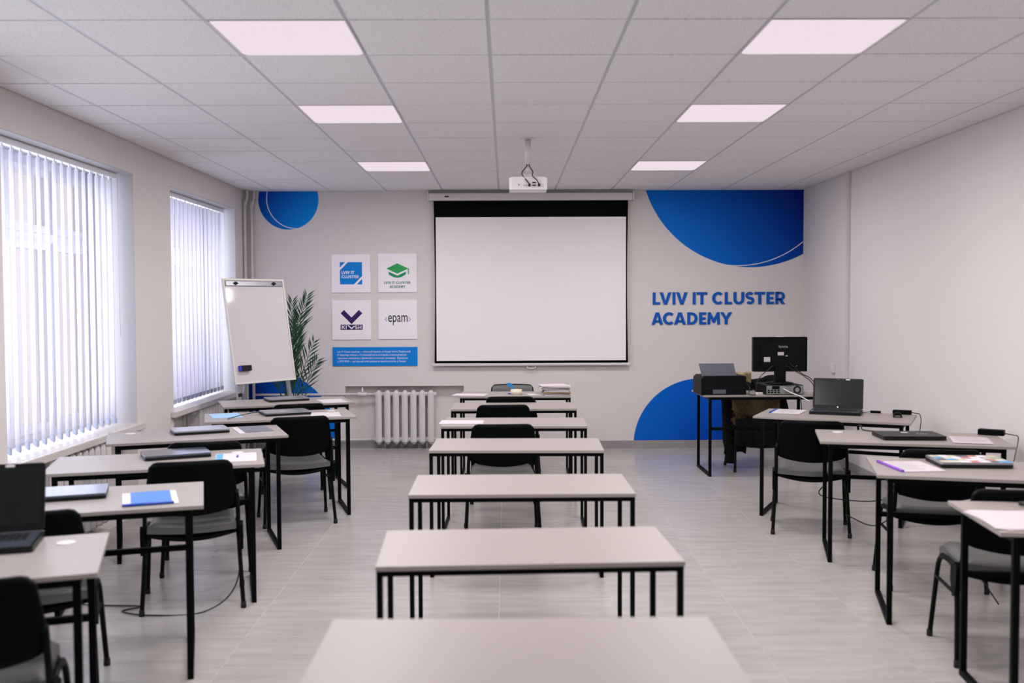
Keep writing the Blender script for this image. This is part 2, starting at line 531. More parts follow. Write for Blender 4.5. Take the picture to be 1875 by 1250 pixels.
# ------------------------------------------------------------------ windows and blinds
for n, (a, b) in enumerate(WIN):
    win = bpy.data.objects.new('window_%d' % (len(WIN) - n), None); COL.objects.link(win); struct(win)
    win.location = (XL, a, SILL_Z)
    W, H = b - a, HEAD_Z - SILL_Z
    # plastered reveal lining
    rv = MB()
    rv.box(-0.44, -0.001, 0.0, 0.006, 0, H).box(-0.44, -0.001, W - 0.006, W, 0, H).box(-0.44, -0.001, 0.006, W - 0.006, H - 0.006, H)
    rv.build('reveal_lining', M['reveal'], win)
    F0, F1 = -0.40, -0.335                                # frame depth
    fr = MB()
    fr.box(F0, F1, 0.006, 0.07, 0.0, H - 0.006).box(F0, F1, W - 0.07, W - 0.006, 0.0, H - 0.006)
    fr.box(F0, F1, 0.07, W - 0.07, 0.0, 0.07).box(F0, F1, 0.07, W - 0.07, H - 0.07, H - 0.006)
    fr.build('window_frame', M['pvc'], win)
    m1, m2 = W / 3, 2 * W / 3
    for mm in (m1, m2):
        box(F0, F1, mm - 0.03, mm + 0.03, 0.07, H - 0.07).build('mullion', M['pvc'], win)
    zt = H * 0.72
    cells = [(0.07, m1 - 0.03), (m1 + 0.03, m2 - 0.03), (m2 + 0.03, W - 0.07)]
    for ya, yb in cells:
        box(F0, F1, ya, yb, zt - 0.03, zt + 0.03).build('transom', M['pvc'], win)
        for za, zb in ((0.07, zt - 0.03), (zt + 0.03, H - 0.07)):
            s = MB()
            e = 0.05
            s.box(F0 + 0.01, F1 + 0.012, ya, ya + e, za, zb).box(F0 + 0.01, F1 + 0.012, yb - e, yb, za, zb)
            s.box(F0 + 0.01, F1 + 0.012, ya + e, yb - e, za, za + e).box(F0 + 0.01, F1 + 0.012, ya + e, yb - e, zb - e, zb)
            sash = s.build('sash', M['pvc'], win)
            box(-0.372, -0.366, ya + e, yb - e, za + e, zb - e).build('pane', M['glass'], sash)
    sl = MB()
    sl.box(F1, 0.0, 0.006, W - 0.006, -0.03, 0.02)
    sl.box(0.0, 0.04, -0.07, W + 0.07, -0.03, 0.02, bevel=0.006)
    sl.build('window_sill', M['sill'], win)

def blind(n, pitch, ang, label):
    a, b = WIN[n]
    root = thing('vertical_blind', label, 'blind', (XL - 0.12, (a + b) / 2, HEAD_Z - 0.012), 0, 'vertical blinds in the windows')
    W = b - a - 0.10
    box(-0.022, 0.022, -W / 2, W / 2, -0.034, 0.004, bevel=0.004).build('headrail', M['pvc'], root)
    top, bot = -0.045, -(HEAD_Z - 0.012) + 0.70
    def fn(u, v):
        x = (u - 0.5) * 0.127
        return (0.006 * (1 - (2 * u - 1) ** 2), x, top + (bot - top) * v), (1, 0, 0)
    sm = MB().sheet(fn, 4, 2, 0.0012).mesh('slat', M['slat'])
    wm = MB().prism([(-0.058, 0.0), (-0.052, 0.028), (0.052, 0.028), (0.058, 0.0), (0.03, -0.012), (-0.03, -0.012)], -0.0035, 0.0035, 'YZ').mesh('bottom_weight', M['weight'])
    hm = box(-0.004, 0.004, -0.012, 0.012, -0.052, -0.032).mesh('slat_hanger', M['pvc'])
    k = int(W / pitch)
    for i in range(k):
        y = -W / 2 + pitch * (i + 0.5) + (W - k * pitch) / 2
        s = link('slat', sm, root)
        s.location = (0, y, 0)
        s.rotation_euler = (0, 0, R(ang + random.uniform(-2.5, 2.5)))
        wgt = link('bottom_weight', wm, s); wgt.location = (0.004, 0, bot + 0.012)
        link('slat_hanger', hm, s)
    ch = MB()
    ch.tube([(0.03, W / 2 - 0.02, -0.03), (0.03, W / 2 - 0.015, -1.2)], 0.002, 6).build('bead_chain', M['pvc'], root)
    return root
blind(2, 0.110, 36, 'half-open white vertical blind in the large window nearest the camera')
blind(3, 0.119, 4, 'closed white vertical blind in the far window beside the flipchart')

# ------------------------------------------------------------------ ceiling lights
def ceiling_light(x, y, label):
    t = thing('ceiling_light', label, 'ceiling light', (x + 0.3, y + 0.3, ZC), 0, 'square LED ceiling panels')
    MB().prism(rrect(-0.288, 0.288, -0.293, 0.293, 0.03), -0.001, 0.012).build('diffuser', M['led'], t)
    f = MB()
    for s in (-1, 1):
        f.box(min(s * 0.291, s * 0.297), max(s * 0.291, s * 0.297), -0.297, 0.297, -0.003, 0.014)
        f.box(-0.291, 0.291, min(s * 0.294, s * 0.297), max(s * 0.294, s * 0.297), -0.003, 0.014)
    f.build('frame', M['white_metal'], t)
    ld = bpy.data.lights.new('led_array', 'AREA')
    ld.shape = 'SQUARE'; ld.size = 0.54; ld.energy = PANEL_W; ld.color = (1.0, 0.945, 0.945); ld.spread = R(178)
    lo = bpy.data.objects.new('led_array', ld); COL.objects.link(lo)
    lo.parent = t; lo.location = (0, 0, -0.006)
names = {4.23: 'nearest the camera', 6.03: 'second from the camera', 8.43: 'closest to the back wall', 2.43: 'first behind the top of the frame', 0.63: 'above the camera', -1.17: 'at the front wall behind the camera'}
for (x, y) in LIGHT_CELLS:
    ceiling_light(x, y, 'lit white square ceiling panel in the %s row, %s' % ('left' if x < 0 else 'right', names[y]))

# ------------------------------------------------------------------ tables
K = 1.018
TH = 0.735
def make_table(name, label, cat, W, D, inset, t, stretcher, group):
    root = thing(name, label, cat, (0, 0, 0), 0, group)
    x, y = W / 2, D / 2
    box(-x, x, -y, y, TH - 0.016, TH, bevel=0.0015).build('tabletop', M['top'], root)
    lx, ly = x - inset - t / 2, y - 0.012 - t / 2
    z1 = TH - 0.016
    legm = box(-t / 2, t / 2, -t / 2, t / 2, 0.0, z1 - t, bevel=0.0015).mesh('leg', M['black'])
    for sx in (-1, 1):
        for sy in (-1, 1):
            link('leg', legm, root).location = (sx * lx, sy * ly, 0)
    f = MB()
    for sy in (-1, 1):
        f.box(-lx - t / 2, lx + t / 2, sy * ly - t / 2, sy * ly + t / 2, z1 - t, z1)
    for sx in (-1, 1):
        f.box(sx * lx - t / 2, sx * lx + t / 2, -ly + t / 2, ly - t / 2, z1 - t, z1)
    f.build('top_frame', M['black'], root)
    fm = box(-t / 2, t / 2, -ly + t / 2, ly - t / 2, 0.0, t, bevel=0.0015).mesh('floor_rail', M['black'])
    for sx in (-1, 1):
        link('floor_rail', fm, root).location = (sx * lx, 0, 0)
    if stretcher:
        box(-lx + t / 2, lx - t / 2, ly - t / 2, ly + t / 2, 0.42, 0.42 + t, bevel=0.0015).build('stretcher', M['black'], root)
        g = MB().lathe([(0.034, 0.0), (0.034, 0.002), (0.030, 0.0035), (0.001, 0.0035)], 20)
        gm = g.mesh('cable_grommet', M['offwhite'])
        for sx in (-1, 1):
            link('cable_grommet', gm, root).location = (sx * (x - 0.135), y - 0.125, TH)
    return root
cen = [(0.038, 2.305, 0.3), (0.067, 3.331, 2.6), (0.066, 4.468, 0.4), (0.0615, 5.732, -1.4), (0.057, 6.814, -1.3), (0.059, 7.882, 0.3), (0.083, 8.905, -0.5)]
clab = ['bare grey classroom table cut off by the bottom edge, nearest in the middle row',
        'bare grey classroom table second from the camera in the middle row',
        'bare grey classroom table third from the camera in the middle row',
        'bare grey classroom table in front of a tucked-in chair, fourth in the middle row',
        'grey classroom table with white sheets at its left end, fifth in the middle row',
        'bare grey classroom table sixth in the middle row, second from the back wall',
        'grey classroom table holding the paper stack and cream tape, last in the middle row']
ct = make_table('classroom_table', '', 'table', 1.0, 0.505, 0.002, 0.02, False, 'middle row of tables')
for i, (x, y, a) in enumerate(cen):
    if i == 0:
        ct.location = (x * K, y * K, 0); ct.rotation_euler = (0, 0, R(a)); ct['label'] = clab[0]
    else:
        dup(ct, (x * K, y * K, 0), a, clab[i])
side = [(-1.853, 3.114, 18.5, 'grey computer desk with the open laptop, nearest on the window side'),
        (-1.834, 4.141, 17.0, 'grey computer desk holding the bright blue folder on the window side'),
        (-1.834, 5.194, 15.6, 'grey computer desk with a dark closed laptop and pen-topped papers, third on the window side'),
        (-1.964, 6.251, 20.5, 'grey computer desk with the grey folder, under the pier between the windows'),
        (-1.679, 7.286, 17.0, 'grey computer desk with the light blue sheet, fifth on the window side'),
        (-1.859, 8.306, 20.0, 'grey computer desk in front of the flipchart, last on the window side'),
        (2.273, 8.94, 0.0, 'teacher desk with printer and monitor against the back wall'),
        (2.383, 7.10, -26.5, 'grey computer desk with the open laptop by the right wall'),
        (2.439, 5.927, -14.5, 'grey computer desk with the plain black closed laptop by the right wall'),
        (2.351, 4.788, -15.0, 'grey computer desk with the sticker-covered laptop by the right wall'),
        (2.320, 3.695, -6.5, 'grey computer desk with loose white papers, nearest on the right')]
st = make_table('computer_desk', side[0][3], 'desk', 1.08, 0.58, 0.05, 0.025, True, 'side desks along both walls')
for i, (x, y, a, l) in enumerate(side):
    if i == 0:
        st.location = (x * K, y * K, 0); st.rotation_euler = (0, 0, R(a))
    else:
        dup(st, (x * K, y * K, 0), a, l)
# each desk shows at most one grommet: which end it sits at (local x sign), the other is taken out
KEEP = {'open laptop, nearest': 1, 'pen-topped': 1, 'with the grey folder': -1, 'light blue sheet': 1, 'plain black closed': -1}
for o in [o for o in COL.objects if o.get('category') == 'desk']:
    keep = next((v for k, v in KEEP.items() if k in o['label']), 0)
    if o['label'].startswith('teacher'): keep = 0
    for ch in list(o.children):
        if ch.name.startswith('cable_grommet') and ch.location.x * keep <= 0:
            bpy.data.objects.remove(ch)
# the teacher's desk is used from the far side: turn it so that its stretcher faces the camera
for o in list(COL.objects):
    if o.get('label', '').startswith('teacher desk'):
        o.rotation_euler = (0, 0, R(180))

# ------------------------------------------------------------------ chairs
def make_chair():
    root = thing('stacking_chair', '', 'chair', (0, 0, 0), 0, 'black stacking chairs')
    def bow(u, k):                                       # plan curve of the back
        return k * (1 - (2 * u - 1) ** 2)
    zt, zb = 0.785, 0.535
    def back(u, v, off=0.0, su=1.0):
        wt = (0.405 + (0.465 - 0.405) * v) * su
        uu = 0.5 + (u - 0.5)
        xx = (uu - 0.5) * wt
        e = abs(2 * u - 1)
        ztop = zt - 0.004 * e * e - (0.026 * max(0, (e - 0.80) / 0.20) ** 2.2)
        zbot = zb - 0.035 * (1 - e * e) + (0.022 * max(0, (e - 0.82) / 0.18) ** 2.2)
        z = ztop + (zbot - ztop) * v
        yy = -0.200 - bow(u, 0.045) - 0.030 * (1 - v) + 0.018 * v + off
        return (xx, yy, z), (0, 1, 0.1)
    MB().sheet(lambda u, v: back(u, v), 20, 10, 0.016).build('backrest', M['shell'], root)
    MB().sheet(lambda u, v: back(0.03 + 0.94 * u, 0.03 + 0.92 * v, 0.014), 14, 6, 0.014).build('back_pad', M['seat'], root)
    def seat(u, v, dz, k):
        x_ = (u - 0.5) * (0.435 - 0.03 * v) * k
        y_ = -0.185 + 0.415 * v
        z = 0.462 - 0.012 * math.sin(PI * u) - 0.012 * math.sin(PI * min(1, v * 1.2)) - 0.030 * max(0, (v - 0.75) / 0.25) ** 2
        e = max(abs(2 * u - 1), abs(2 * v - 1))
        z -= 0.022 * max(0, (e - 0.82) / 0.18) ** 2
        return (x_, y_, z + dz), (0, 0, 1)
    MB().sheet(lambda u, v: seat(u, v, -0.012, 1.0), 14, 14, 0.034).build('seat', M['seat'], root)
    def pan(u, v):
        p, n = seat(u, v, -0.040, 1.01)
        return (p[0], p[1], p[2] - 0.022 * (1 - (2 * u - 1) ** 2)), n
    MB().sheet(pan, 12, 8, 0.012).build('seat_pan', M['shell'], root)
    for s in (-1, 1):
        xr = lambda z: s * (0.2485 - 0.022 * min(1, z / 0.40))
        rear = [(xr(0.012), -0.205, 0.012), (xr(0.2), -0.165, 0.2), (xr(0.33), -0.130, 0.345), (xr(0.4), -0.105, 0.392), (xr(0.4), -0.06, 0.412), (xr(0.4), 0.0, 0.414)]
        front = [(xr(0.012), 0.205, 0.012), (xr(0.2), 0.175, 0.2), (xr(0.33), 0.150, 0.345), (xr(0.4), 0.125, 0.392), (xr(0.4), 0.075, 0.412), (xr(0.4), 0.0, 0.414)]
        for path in (rear, front):
            lg = MB().tube(smooth_path(path, 4), 0.0115, 8).build('leg', M['tube'], root)
            MB().lathe([(0.0135, 0.0), (0.0145, 0.012), (0.0135, 0.032), (0.010, 0.033)], 10, (path[0][0], path[0][1], 0)).build('foot_cap', M['rubber'], lg)
        up = [(s * 0.226, -0.075, 0.395), (s * 0.2275, -0.150, 0.41), (s * 0.228, -0.188, 0.45), (s * 0.226, -0.200, 0.52), (s * 0.221, -0.200, 0.62)]
        MB().tube(smooth_path(up, 4), 0.011, 8).build('back_upright', M['tube'], root)
        MB().tube([(s * 0.236, -0.142, 0.30), (s * 0.236, 0.157, 0.30)], 0.008, 8).build('side_brace', M['tube'], root)
        b = MB().prism([(-0.175, 0.30), (-0.135, 0.29), (-0.105, 0.36), (-0.11, 0.42), (-0.17, 0.45), (-0.195, 0.43)], s * 0.232, s * 0.252, 'YZ')
        b.build('link_bracket', M['shell'], root)
    MB().tube([(-0.22, 0.02, 0.40), (0.22, 0.02, 0.40)], 0.009, 8).build('cross_bar', M['tube'], root)
    return root
chairs = [(-1.662, 5.197, 16, 'black chair with grey seat in the open beside the blue-folder desk'),
          (-1.80, 5.895, 15, 'black chair behind the dark closed laptop on the window side, only its back top showing'),
          (-1.53, 7.133, 20, 'black chair standing clear behind the grey-folder desk, whole seat and legs showing'),
          (-1.72, 8.01, 20, 'black chair at the desk in front of the flipchart'),
          (-1.925, 3.99, 17, 'black chair half hidden by the open laptop on the near window-side desk'),
          (-1.65, 3.045, 17, 'black chair cut off by the lower left corner of the picture'),
          (2.097, 6.753, -15, 'black chair at the open-laptop desk on the right, nearest the teacher desk'),
          (2.366, 5.465, -9, 'black chair at the plain black closed laptop by the right wall'),
          (2.208, 4.338, -8, 'black chair at the sticker-laptop desk, tucked behind the near right desk'),
          (-0.03, 6.66, 2, 'black chair in the middle row nearest the camera, grey seat showing under the table'),
          (-0.035, 7.88, 3, 'black chair second in the middle row, wide plain back'),
          (0.027, 8.56, 2, 'black chair in front of the tape and paper stack in the middle row'),
          (0.06, 9.32, 180, 'chair facing the camera behind the last middle table, grey pad lit'),
          (2.36, 9.25, 180, 'chair behind the teacher desk carrying the black fur-collared coat')]
c0 = make_chair()
for i, (x, y, a, l) in enumerate(chairs):
    if i == 0:
        c0.location = (x, y, 0); c0.rotation_euler = (0, 0, R(a)); c0['label'] = l
    else:
        dup(c0, (x, y, 0), a, l)

# ------------------------------------------------------------------ back wall: prints, posters, lettering
def circle_print(name, label, cx_, cz_, r, m, xmin, xmax, zmin, zmax, y0, th=0.0015, ring=None):
    """a disc (or thin ring) of wall vinyl trimmed at the wall's edges"""
    mb = MB()
    n = 160
    pts = [(cx_ + r * math.cos(2 * PI * i / n), cz_ + r * math.sin(2 * PI * i / n)) for i in range(n)]
    if ring is None:
        def clip(poly, ax, lim, keep_less):
            out = []
            for i in range(len(poly)):
                a, b = poly[i], poly[(i + 1) % len(poly)]
                ia = (a[ax] <= lim) == keep_less or a[ax] == lim
                ib = (b[ax] <= lim) == keep_less or b[ax] == lim
                if ia: out.append(a)
                if ia != ib:
                    t = (lim - a[ax]) / (b[ax] - a[ax])
                    out.append((a[0] + (b[0] - a[0]) * t, a[1] + (b[1] - a[1]) * t))
            return out
        for ax, lim, less in ((0, xmin, False), (0, xmax, True), (1, zmin, False), (1, zmax, True)):
            pts = clip(pts, ax, lim, less)
        mb.prism(pts, y0 - th, y0, 'XZ')
    else:
        inside = lambda p: xmin <= p[0] <= xmax and zmin <= p[1] <= zmax
        n2 = 720
        for i in range(n2):
            a0, a1 = 2 * PI * i / n2, 2 * PI * (i + 1) / n2
            q = [(cx_ + rr * math.cos(a), cz_ + rr * math.sin(a)) for rr, a in ((r - ring, a0), (r, a0), (r, a1), (r - ring, a1))]
            if all(inside(p) for p in q):
                mb.prism(q, y0 - th, y0, 'XZ')
    return tag(mb.build(name, m), label, 'wall graphic')
ZT = ZC - 0.004
WX0, WX1 = XL + 0.002, XR - 0.002
g_tl = gradient('vinyl_blue_a', lin(0, 64, 172), lin(0, 140, 230), (-2.62, 2.70), (-2.12, 2.38))
g_tr = gradient('vinyl_blue_b', lin(0, 112, 214), lin(0, 38, 140), (1.9, 2.15), (3.1, 2.75))
g_br = gradient('vinyl_blue_c', lin(0, 104, 204), lin(0, 66, 184), (1.5, 0.65), (2.4, 0.15))
g_bl = gradient('vinyl_blue_d', lin(0, 58, 160), lin(0, 110, 212), (-2.75, 0.55), (-2.0, 0.45))
circle_print('circle_graphic', 'small blue circle at the top left of the back wall', -2.318, 2.686, 0.321, g_tl, WX0, WX1, 0.084, ZT, YB - 0.0004)
circle_print('ring_graphic', 'thin white ring over the small top left blue circle', -2.233, 2.692, 0.321, M['ring'], WX0, WX1, 0.084, ZT, YB - 0.0021, ring=0.009)
circle_print('circle_graphic', 'large blue circle in the top right corner of the back wall', 2.636, 3.135, 1.189, g_tr, WX0, WX1, 0.084, ZT, YB - 0.0004)
circle_print('ring_graphic', 'thin white ring around the large top right blue circle', 2.496, 3.048, 1.09, M['ring'], WX0, WX1, 0.084, ZT, YB - 0.0021, ring=0.009)
circle_print('circle_graphic', 'blue half circle rising from the skirting behind the teacher desk', 2.097, 0.029, 0.722, g_br, WX0, WX1, 0.084, ZT, YB - 0.0004)
circle_print('circle_graphic', 'blue circle behind the flipchart in the left corner', -2.688, -0.012, 0.912, g_bl, WX0, NX0 - 0.012, 0.084, ZT, YB - 0.0004)
circle_print('ring_graphic', 'thin white ring over the blue circle behind the flipchart', -2.559, -0.03, 0.912, M['ring'], WX0, NX0 - 0.004, 0.084, ZT, YB - 0.0021, ring=0.008)

def ribbon(outer, inner):
    return [[outer[i], outer[i + 1], inner[i + 1], inner[i]] for i in range(len(outer) - 1)]
def ell(cx_, cz_, rx, rz, a0, a1, n=20):
    return [(cx_ + rx * math.cos(R(a0 + (a1 - a0) * i / n)), cz_ + rz * math.sin(R(a0 + (a1 - a0) * i / n))) for i in range(n + 1)]
def glyph(c, w):
    """heavy sans capital in a box w wide and 1 high, as a list of polygons"""
    s, h = 0.24, w / 2
    if c == 'I': return [[(0, 0), (w, 0), (w, 1), (0, 1)]]
    if c == 'L': return [[(0, 0), (w, 0), (w, 0.2), (s, 0.2), (s, 1), (0, 1)]]
    if c == 'V': return [[(0, 1), (0.265, 1), (h, 0.30), (w - 0.265, 1), (w, 1), (h + 0.135, 0), (h - 0.135, 0)]]
    if c == 'H': return [[(0, 0), (s, 0), (s, 1), (0, 1)], [(w - s, 0), (w, 0), (w, 1), (w - s, 1)], [(s, 0.4), (w - s, 0.4), (w - s, 0.6), (s, 0.6)]]
    if c == 'K': return [[(0, 0), (s, 0), (s, 1), (0, 1)], [(s * 0.9, 0.34), (s * 0.9, 0.62), (w - 0.29, 1), (w, 1)], [(w * 0.42, 0.50), (w * 0.62, 0.66), (w, 0), (w - 0.28, 0)]]
    if c == 'T': return [[(0, 1), (0, 0.79), (h - s / 2, 0.79), (h - s / 2, 0), (h + s / 2, 0), (h + s / 2, 0.79), (w, 0.79), (w, 1)]]
    if c == 'E': return [[(0, 0), (w, 0), (w, 0.2), (s, 0.2), (s, 0.4), (w * 0.92, 0.4), (w * 0.92, 0.59), (s, 0.59), (s, 0.8), (w, 0.8), (w, 1), (0, 1)]]
    if c == 'Y': return [[(0, 1), (0.27, 1), (h, 0.63), (w - 0.27, 1), (w, 1), (h + s / 2, 0.40), (h + s / 2, 0), (h - s / 2, 0), (h - s / 2, 0.40)]]
    if c == 'M': return [[(0, 0), (0.05, 1), (0.27, 1), (h, 0.48), (w - 0.27, 1), (w - 0.05, 1), (w, 0), (w - 0.23, 0), (w - 0.255, 0.56), (h + 0.085, 0.14), (h - 0.085, 0.14), (0.255, 0.56), (0.23, 0)]]
    if c == 'A': return [[(0, 0), (0.255, 0), (h, 0.74), (w - 0.255, 0), (w, 0), (h + 0.14, 1), (h - 0.14, 1)], [(w * 0.27, 0.18), (w * 0.73, 0.18), (w * 0.66, 0.36), (w * 0.34, 0.36)]]
    if c == 'C': return ribbon(ell(w * 0.57, 0.5, w * 0.57, 0.515, 46, 314, 26), ell(w * 0.57, 0.5, w * 0.57 - 0.25, 0.30, 46, 314, 26))
    if c == 'U':
        o = [(0, 1)] + ell(h, 0.40, h, 0.415, 180, 360, 18) + [(w, 1)]
        i = [(s, 1)] + ell(h, 0.40, h - s, 0.20, 180, 360, 18) + [(w - s, 1)]
        return ribbon(o, i)
    if c == 'S':
        def stroke(pts, t):
            o, i = [], []
            for k, p in enumerate(pts):
                a, b = pts[max(0, k - 1)], pts[min(len(pts) - 1, k + 1)]
                dx, dz = b[0] - a[0], b[1] - a[1]; l = math.hypot(dx, dz)
                o.append((p[0] - dz / l * t / 2, p[1] + dx / l * t / 2)); i.append((p[0] + dz / l * t / 2, p[1] - dx / l * t / 2))
            return ribbon(o, i)
        rx = h - 0.115
        return stroke(ell(h, 0.705, rx, 0.195, 35, 262, 18) + ell(h, 0.305, rx, 0.205, 82, -145, 18), 0.215)
    if c == 'D':
        k = w - 0.5
        o = [(0, 0), (k, 0)] + ell(k, 0.5, 0.5, 0.5, -90, 90, 18) + [(0, 1)]
        i = [(s, 0.2), (k, 0.2)] + ell(k, 0.5, 0.255, 0.3, -90, 90, 18) + [(s, 0.8)]
        return ribbon(o + [o[0]], i + [i[0]])
    if c == 'R':
        k, m_ = w - 0.36, 0.67
        o = [(0, 0.32), (k, 0.32)] + ell(k, 0.66, 0.33, 0.34, -90, 90, 14) + [(0, 1)]
        i = [(s, 0.50), (k, 0.50)] + ell(k, 0.655, 0.11, 0.155, -90, 90, 14) + [(s, 0.81)]
        return [[(0, 0), (s, 0), (s, 1), (0, 1)], [(w * 0.33, 0.40), (w * 0.66, 0.40), (w, 0), (w - 0.29, 0)]] + ribbon(o, i)
def letters(spec, X0, Z0, u, m, parent, depth=0.012, y1=YB, one=None):
    """spec: (letter, left edge, right edge) in hundredths of the cap height u"""
    mb = MB()
    for c, a, b in spec:
        if not one: mb = MB()
        for poly in glyph(c, (b - a) / 100.0):
            mb.prism([(X0 + (a / 100.0 + p[0]) * u, Z0 + p[1] * u) for p in poly], y1 - depth, y1, 'XZ')
        if one: continue
        bmesh.ops.remove_doubles(mb.bm, verts=mb.bm.verts[:], dist=1e-5)
        mb.build('letter', m, parent)
    if one: mb.build(one, m, parent)
sgn = thing('wall_sign', 'raised blue lettering LVIV IT CLUSTER ACADEMY on the back wall', 'sign')
LVIV_IT = [('L', 0, 61), ('V', 56, 152), ('I', 161, 185), ('V', 191, 284), ('I', 326, 350), ('T', 357, 445)]
CLUSTER = [('C', 484, 572), ('L', 587, 646), ('U', 658, 746), ('S', 756, 829), ('T', 830, 915), ('E', 928, 988), ('R', 1000, 1079)]
ACADEMY = [('A', 0, 94), ('C', 92, 182), ('A', 183, 280), ('D', 291, 375), ('E', 388, 446), ('M', 455, 559), ('Y', 560, 656)]
letters(LVIV_IT + CLUSTER, 1.580, 1.548, 0.1320, M['sign_blue'], sgn)
letters(ACADEMY, 1.568, 1.332, 0.1320, M['sign_blue'], sgn)

def poster(name, label, cat, x0, x1, z0, z1, m):
    root = thing(name, label, cat, (0, 0, 0))
    box(x0, x1, YB - 0.012, YB, z0, z1, bevel=0.001).build('panel', m, root)
    return root
YP = YB - 0.012
def flat(poly, name, m, parent, th=0.0008, off=0.0):
    return MB().prism(poly, YP - th - off, YP - off, 'XZ').build(name, m, parent)
p1 = poster('poster', 'white square poster with the blue square LVIV IT CLUSTER logo', 'poster', -1.864, -1.449, 1.690, 2.099, M['board'])
sx0, sz0, S = -1.775, 1.777, 0.238
flat([(sx0, sz0), (sx0 + 0.150, sz0), (sx0 + S, sz0 + 0.090), (sx0 + S, sz0 + S), (sx0 + 0.088, sz0 + S), (sx0, sz0 + 0.150)], 'logo_square', M['blue'], p1)
flat([(sx0, sz0 + S), (sx0, sz0 + 0.180), (sx0 + 0.058, sz0 + S)], 'logo_corner', M['blue'], p1)
flat([(sx0 + S, sz0), (sx0 + S, sz0 + 0.060), (sx0 + 0.180, sz0)], 'logo_corner', M['blue'], p1)
letters(LVIV_IT, sx0 + 0.018, sz0 + 0.112, 0.031, M['white_print'], p1, 0.0006, YP - 0.0008, 'logo_text')
letters([(c, a - 484, b - 484) for c, a, b in CLUSTER], sx0 + 0.018, sz0 + 0.067, 0.031, M['white_print'], p1, 0.0006, YP - 0.0008, 'logo_text')
p2 = poster('poster', 'white square poster with the green graduation cap logo', 'poster', -1.366, -0.951, 1.691, 2.106, M['board'])
capx = -1.160
flat([(capx - 0.118, 1.945), (capx, 1.890), (capx + 0.118, 1.945), (capx, 2.002)], 'cap_top', M['green'], p2)
flat([(capx - 0.092, 1.912), (capx, 1.870), (capx + 0.092, 1.912), (capx + 0.092, 1.882), (capx + 0.04, 1.852), (capx, 1.846), (capx - 0.04, 1.852), (capx - 0.092, 1.882)], 'cap_band', M['green_dark'], p2)
flat([(capx + 0.02, 1.940), (capx + 0.100, 1.950), (capx + 0.125, 1.944), (capx + 0.125, 1.885), (capx + 0.114, 1.885), (capx + 0.114, 1.938), (capx + 0.100, 1.941), (capx + 0.02, 1.934)], 'tassel', M['green'], p2, off=0.0009)
letters(LVIV_IT + CLUSTER, -1.302, 1.781, 0.0261, M['green_text'], p2, 0.0006, YP, 'logo_text')
letters(ACADEMY, -1.245, 1.739, 0.0261, M['green_text'], p2, 0.0006, YP, 'logo_text')
p3 = poster('poster', 'white square poster with the purple chevron logo', 'poster', -1.864, -1.447, 1.186, 1.608, M['board'])
vx, vz = -1.655, 1.352
flat([(vx, vz), (vx + 0.116, vz + 0.116), (vx + 0.080, vz + 0.152), (vx, vz + 0.072), (vx - 0.080, vz + 0.152), (vx - 0.116, vz + 0.116)], 'chevron', M['purple'], p3)
flat([(vx - 0.118, 1.290), (vx + 0.118, 1.290), (vx + 0.118, 1.346), (vx - 0.118, 1.346)], 'logo_bar', M['purple'], p3)
letters([('K', 0, 92), ('I', 108, 132)], vx - 0.106, 1.298, 0.040, M['white_print'], p3, 0.0006, YP - 0.0008, 'logo_text')
flat([(vx - 0.046, 1.339), (vx - 0.030, 1.339), (vx, 1.313), (vx + 0.024, 1.334), (vx + 0.034, 1.327), (vx, 1.296)], 'logo_text', M['white_print'], p3, off=0.0009)
letters([('S', 0, 78), ('H', 92, 180)], vx + 0.034, 1.298, 0.040, M['white_print'], p3, 0.0006, YP - 0.0008, 'logo_text')
p4 = poster('poster', 'white square poster reading epam between blue angle brackets', 'poster', -1.368, -0.951, 1.189, 1.609, M['board'])
text_to(text_bm('epam', 0.208, 0.108, 0.004), 'logo_text', M['navy'], p4, on_wall(-1.262, 1.338, YP, 0.0006))
for s, xx in ((1, -1.298), (-1, -1.018)):
    pts = [(xx, 1.402), (xx + s * 0.024, 1.432), (xx + s * 0.024, 1.421), (xx + s * 0.010, 1.402), (xx + s * 0.024, 1.383), (xx + s * 0.024, 1.372)]
    flat(pts, 'angle_bracket', M['sky'], p4)
p5 = poster('info_panel', 'wide blue panel with four lines of small white text below the posters', 'panel', -1.861, -0.951, 0.902, 1.104, M['blue'])
